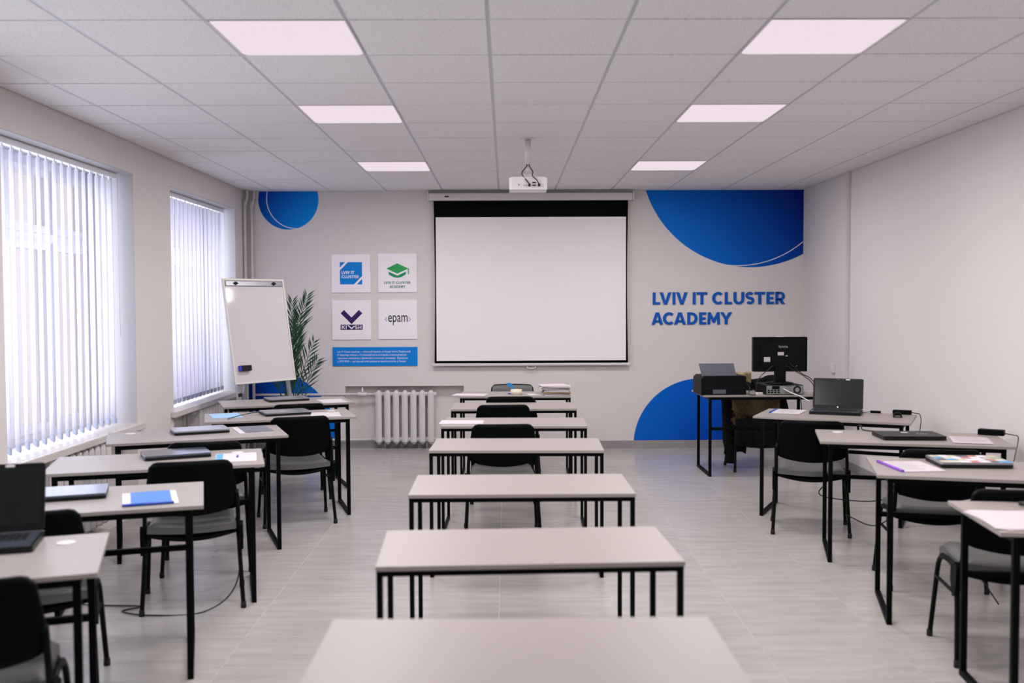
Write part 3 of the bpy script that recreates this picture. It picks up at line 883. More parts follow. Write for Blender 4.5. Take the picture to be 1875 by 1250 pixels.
lines = [('Lviv IT Cluster Academy \u2014 \u043f\u0456\u043b\u043e\u0442\u043d\u0438\u0439 \u043f\u0440\u043e\u0435\u043a\u0442, \u0432 \u043c\u0435\u0436\u0430\u0445 \u044f\u043a\u043e\u0433\u043e \u041b\u044c\u0432\u0456\u0432\u0441\u044c\u043a\u0438\u0439', 0.785),
         ('IT \u041a\u043b\u0430\u0441\u0442\u0435\u0440 \u0441\u043f\u0456\u043b\u044c\u043d\u043e \u0437 IT-\u0441\u043f\u0435\u0446\u0456\u0430\u043b\u0456\u0441\u0442\u0430\u043c\u0438 \u043a\u043e\u043c\u043f\u0430\u043d\u0456\u0439 \u043e\u043d\u043e\u0432\u043b\u044e\u0432\u0430\u0442\u0438\u043c\u0443\u0442\u044c', 0.742),
         ('\u043d\u0430\u0432\u0447\u0430\u043b\u044c\u043d\u0456 \u043f\u0440\u043e\u0433\u0440\u0430\u043c\u0438 \u0443 \u043f\u0440\u043e\u0444\u0435\u0441\u0456\u0439\u043d\u043e-\u0442\u0435\u0445\u043d\u0456\u0447\u043d\u0438\u0445 \u0443\u0447\u0438\u043b\u0438\u0449\u0430\u0445. \u041f\u0440\u043e\u0433\u0440\u0430\u043c\u0430', 0.754),
         ('\u0443 \u0412\u041f\u0423 \u211629 \u2014 \u0446\u0435 \u043f\u0435\u0440\u0448\u0438\u0439 \u0435\u0442\u0430\u043f \u0440\u0435\u0444\u043e\u0440\u043c\u0438 \u043f\u0440\u043e\u0444\u0442\u0435\u0445\u043e\u0441\u0432\u0456\u0442\u0438 \u0443 \u041b\u044c\u0432\u043e\u0432\u0456', 0.734)]
for i, (tx, wd) in enumerate(lines):
    text_to(text_bm(tx, wd, 0.027, 0.004), 'printed_text', M['white_print'], p5, on_wall(-1.810, 1.040 - 0.0345 * i, YP, 0.0006))

# ------------------------------------------------------------------ projection screen
ps = thing('projection_screen', 'white pull-down projection screen with black border on the back wall', 'screen', (0.272, YB - 0.05, 2.70))
case = box(-1.085, 1.085, -0.045, 0.04, -0.040, 0.040, bevel=0.012).build('case', M['white_metal'], ps)
for s in (-1, 1):
    box(min(s * 1.085, s * 1.098), max(s * 1.085, s * 1.098), -0.04, 0.046, -0.045, 0.055, bevel=0.004).build('end_cap', M['white_plastic'], case)
box(-0.915, -0.872, -0.0462, -0.044, -0.006, 0.008).build('badge', M['navy'], case)
def fab(u, v):
    z = -0.035 - 1.738 * v
    pinch = 0.010 * math.sin(PI * v)
    return ((u - 0.5) * 2 * (1.037 - pinch), 0.0, z), (0, 1, 0)
MB().sheet(fab, 4, 16, 0.002).build('black_border', M['screen_black'], ps)
box(-1.014, 1.014, -0.003, -0.0015, -1.745, -0.214).build('white_surface', M['screen_white'], ps)
box(-1.060, 1.060, -0.013, 0.013, -1.800, -1.772, bevel=0.006).build('bottom_bar', M['white_metal'], ps)
hd = MB().tube(smooth_path([(-0.045, 0, -1.797), (-0.045, 0, -1.815), (-0.03, 0, -1.827), (0.03, 0, -1.827), (0.045, 0, -1.815), (0.045, 0, -1.797)], 4), 0.005, 8)
hd.build('pull_handle', M['white_plastic'], ps)

# ------------------------------------------------------------------ projector
pj = thing('projector', 'white projector hanging from a ceiling pole in front of the screen', 'projector', (0.166, 7.25, ZC))
bodyw = 0.136
MB().prism(rrect(-bodyw, bodyw, -0.11, 0.11, 0.02), -0.385, -0.300).build('body', M['white_plastic'], pj)
MB().prism(rrect(-bodyw + 0.012, bodyw - 0.012, -0.10, 0.10, 0.02), -0.300, -0.293).build('top_cover', M['white_plastic'], pj)
for xx, zz, ww, hh in ((-0.067, -0.352, 0.008, 0.008), (-0.03, -0.355, 0.005, 0.005), (-0.016, -0.355, 0.005, 0.005), (0.042, -0.337, 0.026, 0.009), (0.042, -0.356, 0.026, 0.009)):
    box(xx - ww / 2, xx + ww / 2, -0.112, -0.109, zz - hh / 2, zz + hh / 2).build('socket', M['navy'], pj)
for xx in (0.008, 0.078):
    box(xx - 0.009, xx + 0.009, -0.130, -0.110, -0.364, -0.346, bevel=0.002).build('plug', M['cable'], pj)
MB().lathe([(0.022, -0.195), (0.022, -0.006)], 20).build('ceiling_pole', M['white_metal'], pj)
MB().lathe([(0.052, -0.007), (0.052, 0.0)], 24).build('ceiling_plate', M['white_metal'], pj)
MB().lathe([(0.014, -0.275), (0.014, -0.190)], 16).build('inner_pole', M['white_metal'], pj)
box(-0.035, 0.035, -0.03, 0.03, -0.293, -0.262, bevel=0.006).build('mount_bracket', M['white_metal'], pj)
for s in (-1, 1):
    a = MB(); a.box(-0.075 if s < 0 else 0.03, -0.03 if s < 0 else 0.075, -0.012, 0.012, -0.293, -0.280)
    a.build('mount_arm', M['white_metal'], pj)
for pts in ([(-0.008, -0.026, -0.195), (-0.010, -0.03, -0.21), (-0.045, -0.06, -0.262), (-0.02, -0.11, -0.31), (0.008, -0.122, -0.350)],
            [(0.008, -0.026, -0.195), (0.012, -0.03, -0.21), (0.035, -0.06, -0.255), (0.03, -0.115, -0.288), (0.060, -0.128, -0.32), (0.078, -0.122, -0.350)]):
    MB().tube(smooth_path(pts, 6), 0.004, 8).build('power_cable', M['cable'], pj)

# ------------------------------------------------------------------ radiators and pipes
def radiator(label, loc, rz, n):
    root = thing('radiator', label, 'radiator', loc, rz, 'cast iron radiators')
    pitch = 0.0935
    x0 = -pitch * (n - 1) / 2
    for y in (-0.032, 0.032):
        pass
    fm = MB()
    prof = [(0.0, -0.075), (0.010, -0.072), (0.031, -0.060), (0.034, -0.050), (0.030, -0.040), (0.030, 0.040), (0.034, 0.050), (0.031, 0.060), (0.010, 0.072), (0.0, 0.075)]
    prof = prof[:-2] + [(0.020, 0.066), (0.045, 0.082), (0.045, 0.098), (0.0, 0.106)]
    full = prof + [(-a, b) for a, b in reversed(prof[1:-1])]
    lo = fm.verts([(a * 0.35, b * 0.45, 0.052) for a, b in full]); rings = [lo]
    for z, k in ((0.085, 0.95), (0.11, 1.0), (0.585, 1.0), (0.612, 0.92), (0.638, 0.35)):
        rings.append(fm.verts([(a * k, b * (0.5 + 0.5 * k), z) for a, b in full]))
    N = len(full)
    for i in range(len(rings) - 1):
        for k in range(N):
            fm.bm.faces.new((rings[i][k], rings[i][(k + 1) % N], rings[i + 1][(k + 1) % N], rings[i + 1][k]))
    fm.bm.faces.new(rings[0]); fm.bm.faces.new(rings[-1])
    me = fm.mesh('radiator_section', M['white_metal'])
    for i in range(n):
        link('radiator_section', me, root).location = (x0 + i * pitch, 0, 0)
    e = pitch * n / 2 + 0.012
    for z in (0.105, 0.592):
        MB().lathe([(0.012, -e), (0.024, -e + 0.004), (0.024, e - 0.004), (0.012, e)], 14, (0, 0, z), 'X').build('header', M['white_metal'], root)
    for xx in (x0 + pitch * 0.6, -x0 - pitch * 0.6):
        MB().tube([(xx, 0.05, 0.0), (xx, 0.05, 0.105)], 0.006, 8).build('foot_bracket', M['white_metal'], root)
    return root
radiator('white cast iron radiator with seven sections in the back wall niche', (-1.09, YB + 0.02, 0), 0, 7)
radiator('white cast iron radiator under the nearest visible window, behind the desks', (XL - 0.045, 6.42, 0), 90, 10)
radiator('white cast iron radiator under the far window beside the flipchart', (XL - 0.06, 9.30, 0), 90, 8)
pp = thing('heating_pipe', 'white horizontal heating pipes feeding the back wall radiator', 'pipe')
MB().tube(smooth_path([(-2.70, YB - 0.05, 0.60), (-2.0, YB - 0.045, 0.598), (-1.60, YB + 0.0, 0.598), (-1.422, YB + 0.02, 0.594)], 5), 0.013, 10).build('upper_pipe', M['pipe'], pp)
MB().tube([(-2.70, YB - 0.05, 0.115), (-1.75, YB - 0.045, 0.110), (-1.422, YB + 0.02, 0.105)], 0.013, 10).build('lower_pipe', M['pipe'], pp)
vl = MB().tube([(-1.60, YB - 0.002, 0.598), (-1.505, YB + 0.011, 0.596)], 0.021, 10).build('valve', M['white_plastic'], pp)
MB().lathe([(0.016, 0.61), (0.012, 0.635), (0.004, 0.672)], 12, (-1.548, YB + 0.005, 0)).build('valve_knob', M['white_plastic'], vl)
for xx, lab in ((-2.70, 'white vertical heating riser in the left corner, further from the window wall'), (-2.755, 'white vertical heating riser tight in the left corner')):
    yy = YB - 0.06 if xx > -2.72 else YB - 0.12
    tag(MB().tube(smooth_path([(xx, yy, 0.0), (xx, yy, 2.45), (xx + 0.004, yy, 2.6), (xx + 0.025, yy + 0.01, 2.70), (xx + 0.025, yy + 0.01, ZC)], 4), 0.016, 12).build('heating_riser', M['pipe']), lab, 'pipe', 'corner heating pipes')

# right wall trunking and switch box
tk = thing('cable_trunking', 'white vertical cable trunking on the right wall', 'trunking', (XR - 0.013, 9.175, 0.75))
box(-0.012, 0.013, -0.028, 0.028, 0, ZC - 0.75, bevel=0.002).build('trunking_body', M['pipe'], tk)
box(-0.0145, -0.012, -0.022, 0.022, 0, ZC - 0.75).build('trunking_lid', M['pipe'], tk)
sb = thing('wall_switch', 'small white switch on the right wall beside the trunking', 'switch', (XR - 0.013, 9.58, 0.925))
box(-0.012, 0.013, -0.040, 0.040, -0.045, 0.045, bevel=0.004).build('switch_plate', M['white_plastic'], sb)
box(-0.018, -0.012, -0.022, 0.022, -0.030, 0.030, bevel=0.003).build('rocker', M['white_plastic'], sb)

# ------------------------------------------------------------------ flipchart
fc = thing('flipchart', 'white flipchart easel leaning in the far left corner by the window', 'flipchart')
BL, BR = Vector((-2.406, 8.75, 0.856)), Vector((-1.985, 9.30, 0.856))
ex = (BR - BL).normalized(); lean = Vector((-0.81, 0.58, 0)).normalized()
TL = BL + lean * 0.163 + Vector((0, 0, 0.945))
ey = (TL - BL).normalized(); HB = (TL - BL).length; WB = (BR - BL).length
ez = ex.cross(ey).normalized()                       # faces the room
FM = Matrix(((ex.x, ey.x, ez.x, BL.x), (ex.y, ey.y, ez.y, BL.y), (ex.z, ey.z, ez.z, BL.z), (0, 0, 0, 1)))
def fbox(x0, x1, y0, y1, z0, z1, name, m, parent=None, bev=0.0):
    o = box(x0, x1, y0, y1, z0, z1, bevel=bev).build(name, m, parent or fc)
    if parent is None:
        o.matrix_local = FM
    return o
bd = fbox(0.012, WB - 0.012, 0.012, HB - 0.012, -0.012, 0.001, 'board', M['gloss_white'])
f = MB()
f.box(0, 0.016, 0, HB, -0.014, 0.007).box(WB - 0.016, WB, 0, HB, -0.014, 0.007).box(0.016, WB - 0.016, 0, 0.016, -0.014, 0.007).box(0.016, WB - 0.016, HB - 0.016, HB, -0.014, 0.007)
f.build('frame', M['offwhite'], fc).matrix_local = FM
cl = fbox(0.025, WB - 0.025, HB - 0.068, HB - 0.022, 0.001, 0.014, 'paper_clamp', M['alu'], bev=0.004)
for xx in (0.13, WB - 0.13):
    k = MB().lathe([(0.016, 0.012), (0.014, 0.026), (0.006, 0.028)], 14, (xx, HB - 0.045, 0))
    k.box(xx - 0.028, xx + 0.028, HB - 0.050, HB - 0.040, 0.014, 0.018)
    k.build('clamp_knob', M['rubber'], cl)
fbox(0.1, WB - 0.1, -0.004, 0.0, -0.014, 0.03, 'pen_tray', M['alu'])
def leg(p0, p1, name='leg', wdt=0.032):
    d = Vector(p1) - Vector(p0)
    z = d.normalized(); x = ex - z * ex.dot(z); x.normalize(); y = z.cross(x)
    o = box(-wdt / 2, wdt / 2, -0.013, 0.013, 0, d.length, bevel=0.002).build(name, M['alu'], fc)
    o.matrix_local = Matrix(((x.x, y.x, z.x, p0[0]), (x.y, y.y, z.y, p0[1]), (x.z, y.z, z.z, p0[2]), (0, 0, 0, 1)))
    return o
back = -ez * 0.03
l1 = leg(Vector((-2.318, 8.735, 0.004)), BL + ex * 0.075 + ey * 0.55 + back)
l2 = leg(Vector((-1.955, 9.29, 0.004)), BR - ex * 0.075 + ey * 0.55 + back)
l3 = leg(Vector((-2.63, 9.55, 0.004)), BL + ex * WB / 2 + ey * 0.72 + back, wdt=0.026)
kn = MB().lathe([(0.017, 0.0), (0.015, 0.018), (0.004, 0.02)], 12, (0, -0.013 - 0.02, 0.76), 'Y').build('leg_knob', M['rubber'], l1)
er = thing('board_eraser', 'black whiteboard eraser with a blue edge stuck low on the flipchart', 'eraser')
er.matrix_world = FM @ Matrix.Translation((0.055, 0.115, 0.001))
box(0.0, 0.016, 0.0, 0.050, 0.0, 0.030, bevel=0.003).build('felt', M['blue_felt'], er)
box(0.016, 0.125, 0.0, 0.050, 0.0, 0.034, bevel=0.005).build('grip', M['rubber'], er)

# ------------------------------------------------------------------ palm behind the flipchart
pl = thing('potted_palm', 'green potted palm with thin leaflets behind the flipchart', 'plant', (-2.205, 9.95, 0))
MB().lathe([(0.12, 0.0), (0.165, 0.30), (0.175, 0.31), (0.175, 0.34), (0.155, 0.34), (0.15, 0.30)], 28).build('pot', M['pot'], pl)
MB().lathe([(0.149, 0.285), (0.149, 0.305), (0.02, 0.312)], 24).build('soil', M['soil'], pl)
rng = random.Random(11)
def frond(tip, base, bend, nl, ll, dens=1.0):
    mb = MB()
    P0 = Vector(base); P2 = Vector(tip); P1 = (P0 + P2) / 2 + Vector(bend)
    pts = []
    for i in range(15):
        t = i / 14
        pts.append(P0 * (1 - t) ** 2 + P1 * 2 * t * (1 - t) + P2 * t * t)
    mb.tube(pts, 0.006, 6, rads=[0.008 * (1 - 0.8 * i / 14) for i in range(15)])
    for k in range(nl):
        t = 0.30 + 0.70 * k / (nl - 1)
        q = t * 14; i = min(13, int(q)); p = pts[i].lerp(pts[i + 1], q - i)
        tg = (pts[i + 1] - pts[i]).normalized()
        sidev = tg.cross(Vector((0.25, -1, 0.1))).normalized()
        for s in (-1, 1):
            d = (tg * rng.uniform(0.75, 1.0) + sidev * s * rng.uniform(0.34, 0.55) + Vector((0, rng.uniform(-0.35, 0.35), 0))).normalized()
            L_ = ll * (0.45 + 0.55 * math.sin(PI * (0.15 + 0.8 * (t - 0.3) / 0.7))) * rng.uniform(0.85, 1.1)
            wv = d.cross(Vector((rng.uniform(-0.3, 0.3), -1, rng.uniform(-0.3, 0.3)))).normalized() * 0.0085
            nn = d.cross(wv).normalized() * 0.0012
            a = p; m_ = p + d * L_ * 0.4; e = p + d * L_ + Vector((0, 0, -0.02 * L_ / 0.2))
            v = mb.verts([a + nn, m_ + wv + nn, e, m_ - wv + nn, a - nn, m_ + wv - nn, m_ - wv - nn])
            for q_ in ((0, 1, 2, 3), (4, 6, 2, 5), (0, 4, 5, 1), (0, 3, 6, 4), (1, 5, 2), (3, 2, 6)):
                try: mb.bm.faces.new([v[j] for j in q_])
                except ValueError: pass
    mb.build('frond', M['leaf'], pl)
for tip, bend, nl_ in (((0.20, 0.0, 1.64), (-0.06, 0, 0.15), 17), ((0.05, 0.02, 1.58), (-0.02, 0, 0.15), 14), ((0.13, -0.06, 1.44), (-0.02, 0, 0.1), 14), ((0.27, -0.05, 1.17), (0.0, 0, 0.12), 8),
                       ((0.28, 0.05, 0.98), (0.02, 0, 0.15), 7), ((-0.12, 0.05, 1.52), (0, 0, 0.2), 14), ((-0.30, 0.0, 1.28), (0, 0, 0.25), 14), ((0.02, -0.12, 1.25), (0.02, 0, 0.1), 12), ((0.02, 0.18, 1.36), (0, 0, 0.1), 12)):
    frond(tip, (rng.uniform(-0.03, 0.03), rng.uniform(-0.03, 0.03), 0.30), bend, int(nl_ * 1.45), 0.22)

# ------------------------------------------------------------------ laptops
def at(x, y):                                          # point on a desk top
    return (x * K, y * K, TH)
def closed_laptop(loc, rz, label, lid, w_=0.345, d_=0.238, h_=0.026):
    t = thing('laptop', label, 'laptop', loc, rz, 'closed laptops on the desks')
    MB().prism(rrect(-w_ / 2, w_ / 2, -d_ / 2, d_ / 2, 0.012), 0.003, h_ * 0.62).build('base', M['laptop_black'], t)
    ld_ = MB().prism(rrect(-w_ / 2, w_ / 2, -d_ / 2, d_ / 2, 0.012), h_ * 0.66, h_).build('lid', lid, t)
    MB().tube([(-w_ * 0.3, d_ / 2 - 0.004, h_ * 0.62), (w_ * 0.3, d_ / 2 - 0.004, h_ * 0.62)], 0.006, 8).build('hinge', M['laptop_black'], t)
    for sx in (-1, 1):
        for sy in (-1, 1):
            MB().lathe([(0.007, 0.0), (0.007, 0.004)], 8, (sx * (w_ / 2 - 0.03), sy * (d_ / 2 - 0.03), 0)).build('rubber_foot', M['rubber'], t)
    return t, ld_
closed_laptop(at(-1.900, 4.225), 19, 'closed dark laptop on the blue-folder desk, glossy with window light', M['laptop_dark'])
_, l3d = closed_laptop(at(-1.795, 5.335), 26, 'closed gunmetal laptop behind a chair back on the third window-side desk', M['laptop_dark'])
closed_laptop(at(-1.975, 6.335), 26, 'closed silver-lidded laptop beside the grey folder', M['laptop_silver'])
_, l5d = closed_laptop(at(-1.655, 7.365), 27, 'closed silver-lidded laptop with a cable, beside the light blue sheet', M['laptop_silver'])
closed_laptop(at(-1.875, 8.405), 27, 'closed silver-lidded laptop on the last window-side desk by the flipchart', M['laptop_silver'])
box(-0.035, -0.005, -0.02, -0.005, 0.026, 0.0265).build('sticker', M['white_print'], l5d)
_, r3d = closed_laptop(at(2.430, 5.915), -4, 'closed plain black laptop with a round logo on a right side desk', M['laptop_black'], 0.372, 0.255)
ringm = MB()
for i in range(32):
    a0, a1 = 2 * PI * i / 32, 2 * PI * (i + 1) / 32
    ringm.prism([(rr * math.cos(a), rr * math.sin(a)) for rr, a in ((0.027, a0), (0.032, a0), (0.032, a1), (0.027, a1))], 0.026, 0.0265)
ringm.build('round_logo', M['laptop_silver'], r3d).location = (0.08, 0.0, 0)
text_to(text_bm('hp', 0.026, None, 0.01), 'logo_text', M['laptop_silver'], r3d, lambda x, y, z: (0.067 + x + 0.25 * y, -0.012 + y, 0.026 + 0.0005 * (z + 0.02) / 0.04))
box(-0.03, 0.01, 0.035, 0.06, 0.026, 0.0265).build('sticker', M['white_print'], r3d)
_, r4d = closed_laptop(at(2.330, 4.930), -5, 'closed laptop with its lid covered in colourful stickers', M['laptop_silver'], 0.352, 0.25, 0.03)
rs = random.Random(3)
cols = ['red', 'yellow', 'sky', 'sticker_green', 'white_print', 'tray_grey', 'tape', 'tray_grey', 'white_print', 'yellow']
q = 0
for ix in range(7):
    for iy in range(4):
        sxx, syy = -0.148 + ix * 0.049 + rs.uniform(-0.006, 0.006), -0.092 + iy * 0.061 + rs.uniform(-0.006, 0.006)
        aw, ah = rs.uniform(0.038, 0.056), rs.uniform(0.042, 0.060)
        mk = MB()
        if rs.random() < 0.4:
            mk.lathe([(aw / 2, 0.03), (aw / 2, 0.0305 + q * 1e-5)], 14)
        else:
            mk.prism(rrect(-aw / 2, aw / 2, -ah / 2, ah / 2, 0.006, 2), 0.03, 0.0305 + q * 1e-5)
        o = mk.build('sticker', M[cols[rs.randrange(len(cols))]], r4d)
        o.location = (max(-0.145, min(0.145, sxx)), max(-0.09, min(0.09, syy)), 0)
        q += 1
def open_laptop(loc, rz, label, ang, w_=0.365, d_=0.245, hs=0.232, logo=True):
    t = thing('laptop', label, 'laptop', loc, rz, 'open laptops')
    bs = MB().prism(rrect(-w_ / 2, w_ / 2, -d_ / 2, d_ / 2, 0.012), 0.0, 0.022).build('base', M['laptop_black'], t)
    MB().prism(rrect(-w_ / 2 + 0.01, w_ / 2 - 0.01, -d_ / 2 + 0.008, d_ / 2 - 0.02, 0.01), 0.022, 0.0226).build('palm_rest', M['laptop_dark'], bs)
    kb = MB()
    for r_ in range(5):
        for c_ in range(14):
            xk = -0.15 + c_ * 0.0222; yk = -0.01 + r_ * 0.0195
            kb.box(xk - 0.009, xk + 0.009, yk - 0.008, yk + 0.008, 0.0226, 0.0245)
    kb.build('keyboard', M['keys'], bs)
    box(-0.05, 0.05, -0.105, -0.045, 0.0226, 0.0231).build('touchpad', M['keys'], bs)
    sc_ = MB().prism(rrect(-w_ / 2, w_ / 2, 0.0, hs, 0.012), -0.004, 0.004, 'XZ').build('screen_lid', M['laptop_black'], t)
    sc_.location = (0, d_ / 2 - 0.012, 0.024); sc_.rotation_euler = (R(-ang), 0, 0)
    box(-w_ / 2 + 0.014, w_ / 2 - 0.014, -0.0046, -0.004, 0.026, hs - 0.016).build('display', M['lcd'], sc_)
    if logo:
        o = MB().lathe([(0.006, -0.0046), (0.006, -0.004)], 14, (0, 0, 0.013), 'Y').build('round_logo', M['white_print'], sc_)
    box(0.055, 0.085, -0.0046, -0.004, hs - 0.012, hs - 0.004).build('sticker', M['white_print'], sc_)
    MB().lathe([(0.0025, -0.0047), (0.0025, -0.004)], 10, (0.0, 0, hs - 0.008), 'Y').build('webcam', M['alu'], sc_)
    return t
open_laptop(at(2.432, 7.225), -24, 'open black laptop with a dark screen on the right side desk beside the mouse', 12)
open_laptop(at(-1.790, 3.330), 16, 'open black laptop at the left edge of the picture, screen dark', 14, 0.375, 0.25, 0.245, False)

# ------------------------------------------------------------------ papers, folders, small things
def sheets(name, label, cat, loc, rz, n, w_=0.214, d_=0.302, group=None, spread=3.0, m=None):
    t = thing(name, label, cat, loc, rz, group)
    z = 0.0003
    for i in range(n):
        o = box(-w_ / 2, w_ / 2, -d_ / 2, d_ / 2, 0, 0.0009).build('sheet', m or M['paper'], t)
        o.location = (random.uniform(-0.004, 0.004) * (i > 0), random.uniform(-0.004, 0.004) * (i > 0), z)
        o.rotation_euler = (0, 0, R(random.uniform(-spread, spread) * (i > 0)))
        z += 0.0011
    return t, z
def print_lines(parent, z, w_, d_, n, m=None, x0=None):
    mb = MB()
    for i in range(n):
        y = d_ / 2 - 0.03 - i * (d_ - 0.06) / n
        mb.box(-w_ / 2 + 0.02, w_ / 2 - random.uniform(0.02, 0.09), y, y + 0.004, z, z + 0.0002)
    o = mb.build('printed_lines', m or M['ink'], parent)
    return o
# window side
f2 = thing('folder', 'bright blue plastic folder with clear edges on the second window-side desk', 'folder', at(-1.516, 4.172), 21)
box(-0.112, 0.112, -0.152, 0.152, 0.0, 0.002).build('clear_sleeve', M['clear_film'], f2)
box(-0.078, 0.086, -0.152, 0.150, 0.002, 0.0042).build('cover', M['folder_blue'], f2)
MB().tube([(-0.112, -0.155, 0.007), (0.092, -0.155, 0.006)], 0.006, 8).build('spine_bar', M['folder_blue_spine'], f2)
t, z = sheets('paper_sheets', 'white printed sheets under a blue pen on the third window-side desk', 'paper', at(-1.450, 5.268), 14, 3)
box(-0.105, -0.070, -0.12, 0.14, z, z + 0.0002).build('printed_margin', M['sky'], t)
pn = thing('pen', 'blue pen lying on the white sheets of the third window-side desk', 'pen', (-1.455 * K, 5.32 * K, TH + z + 0.005), 14)
MB().tube([(0, -0.06, 0), (0, 0.06, 0)], 0.004, 8).build('barrel', M['white_plastic'], pn)
MB().tube([(0, -0.07, 0), (0, -0.02, 0)], 0.0048, 8).build('cap', M['pen'], pn)
f4 = thing('folder', 'dark grey plastic folder with a white edge on the fourth window-side desk', 'folder', at(-1.660, 6.435), 24)
box(-0.110, 0.110, -0.165, 0.165, 0.0, 0.003).build('clear_sleeve', M['clear_film'], f4)
box(-0.070, 0.110, -0.160, 0.165, 0.003, 0.007).build('cover', M['folder_grey'], f4)
t, z = sheets('paper_sheets', 'light blue sheet beside a closed laptop on the fifth window-side desk', 'paper', at(-2.068, 7.252), 22, 2, m=M['light_blue_paper'])
t, z = sheets('paper_sheets', 'white sheet at the right end of the fifth window-side desk', 'paper', at(-1.340, 7.300), 14, 2)
t, z = sheets('paper_sheets', 'white sheet on the last window-side desk, right of the laptop', 'paper', at(-1.470, 8.324), 22, 2)
# middle row
t, z = sheets('paper_sheets', 'loose white sheets behind a chair on the fifth middle table', 'paper', at(-0.305, 6.795), 88, 2)
t, z = sheets('paper_sheets', 'white sheets at the left end of the last middle table', 'paper', at(-0.325, 8.815), 80, 3)
tp = thing('tape_roll', 'wide cream roll of tape on the last middle table', 'tape', (0.092 * K, 8.82 * K, TH))
MB().lathe([(0.036, 0.0), (0.052, 0.0), (0.052, 0.048), (0.036, 0.048), (0.036, 0.001)], 28).build('tape_band', M['tape'], tp)
tg = thing('tape_dispenser', 'blue plastic cutter standing up behind the cream tape', 'cutter', (0.045 * K, 8.90 * K, TH))
MB().prism([(-0.04, 0.10), (-0.035, 0.075), (0.0, 0.06), (0.01, 0.0), (0.03, 0.0), (0.022, 0.07), (0.005, 0.095), (-0.015, 0.104)], -0.012, 0.012, 'XZ').build('handle', M['teal'], tg)
MB().prism([(-0.03, 0.0), (0.05, 0.0), (0.05, 0.008), (-0.03, 0.008)], -0.02, 0.02, 'XZ').build('foot', M['blue_felt'], tg)
sp = thing('paper_stack', 'tall untidy stack of papers and card on the right of the last middle table', 'paper stack', (0.445 * K, 8.86 * K, TH), 4)
z = 0.0
for i in range(14):
    th = random.choice((0.003, 0.005, 0.008))
    if i == 2 or i == 4: mm, ww = M['kraft'], 0.25
    else: mm, ww = M['paper'], 0.225 + 0.05 * (i > 8) * random.random()
    o = box(-ww / 2, ww / 2, -0.12, 0.12, 0, th, bevel=0.001).build('sheaf', mm, sp)
    o.location = (random.uniform(-0.014, 0.014) - (0.01 if i > 10 else 0), random.uniform(-0.015, 0.015), z)
    o.rotation_euler = (0, 0, R(random.uniform(-7, 7)))
    z += th + 0.0006
t, z = sheets('paper_sheets', 'small pile of notes left of the paper stack on the last middle table', 'paper', (0.255 * K, 8.80 * K, TH), 10, 4, 0.13, 0.16, spread=12)
# right side
t, z = sheets('paper_binder', 'white papers in a blue-spined clear binder on the open-laptop desk', 'binder', at(2.118, 7.350), -26, 3)
MB().tube([(-0.112, -0.152, 0.005), (-0.112, 0.152, 0.005)], 0.0075, 8).build('spine_bar', M['folder_blue_spine'], t)
print_lines(t, z, 0.20, 0.30, 8)
t, z = sheets('paper_sheets', 'white papers beside the plain black closed laptop', 'paper', at(2.745, 5.785), -18, 4)
print_lines(t, z, 0.214, 0.302, 7)
t, z = sheets('paper_binder', 'white papers in a purple-spined binder on the sticker-laptop desk', 'binder', at(2.018, 4.868), 2, 4)
MB().tube([(-0.112, -0.152, 0.006), (-0.112, 0.152, 0.006)], 0.008, 8).build('spine_bar', M['violet'], t)
print_lines(t, z, 0.20, 0.30, 10)
t, z = sheets('paper_sheets', 'loose white papers spread over the nearest right desk', 'paper', at(1.925, 3.655), -5, 5, 0.28, 0.33, spread=9)
def adapter(loc, rz, label, cable, s=1.0):
    t = thing('power_adapter', label, 'adapter', loc, rz)
    box(-0.065 * s, 0.065 * s, -0.027 * s, 0.027 * s, 0.0, 0.031 * s, bevel=0.005).build('brick', M['shell'], t)
    MB().tube(smooth_path(cable, 6), 0.003, 6).build('cable', M['cable'], t)
    return t
adapter((2.892 * K, 7.155 * K, TH), -28, 'black power adapter lying by the wall on the open-laptop desk', [(0.065, 0, 0.015), (0.10, -0.01, 0.012), (0.125, -0.03, 0.006), (0.135, -0.06, -0.05), (0.115, -0.05, -0.20)])
adapter((2.985 * K, 6.02 * K, TH), -36, 'large black power adapter on the corner of the black closed laptop desk', [(0.075, 0, 0.015), (0.13, -0.03, 0.012), (0.165, -0.09, 0.004), (0.16, -0.17, -0.10), (0.13, -0.22, -0.28)], 1.15)
ms = thing('computer_mouse', 'black computer mouse at the wall end of the open-laptop desk', 'mouse', (2.79 * K, 6.985 * K, TH), -20)
def mouse(u, v):
    a = (u - 0.5) * PI; 
    return (0.030 * math.sin(a), -0.05 + 0.10 * v, 0.004 + 0.030 * math.cos(a) * (math.sin(PI * (0.12 + 0.76 * v)) ** 0.7)), (0, 0, 1)
MB().sheet(mouse, 10, 10, 0.006).build('shell', M['shell'], ms)
MB().tube([(0, 0.02, 0.032), (0, 0.036, 0.028)], 0.006, 8).build('scroll_wheel', M['rubber'], ms)
dg = thing('cable_connector', 'small black inline connector on the cable right of the open laptop', 'connector', (2.730 * K, 7.235 * K, TH), -26)
box(-0.04, 0.035, -0.009, 0.009, 0.0, 0.018, bevel=0.004).build('housing', M['shell'], dg)
MB().tube(smooth_path([(-0.04, 0, 0.009), (-0.07, 0.005, 0.004), (-0.10, -0.01, 0.003)], 5), 0.0025, 6).build('cable', M['cable'], dg)
pg = thing('charger_plug', 'upright charger plug and lead beside the black closed laptop', 'plug', (2.262 * K, 6.24 * K, TH), -20)
MB().tube(smooth_path([(-0.02, 0.02, 0.03), (0.0, 0.01, 0.034), (0.004, 0, 0.012), (0.03, -0.01, 0.006), (0.085, -0.04, 0.006)], 6), 0.004, 8).build('lead', M['cable'], pg)
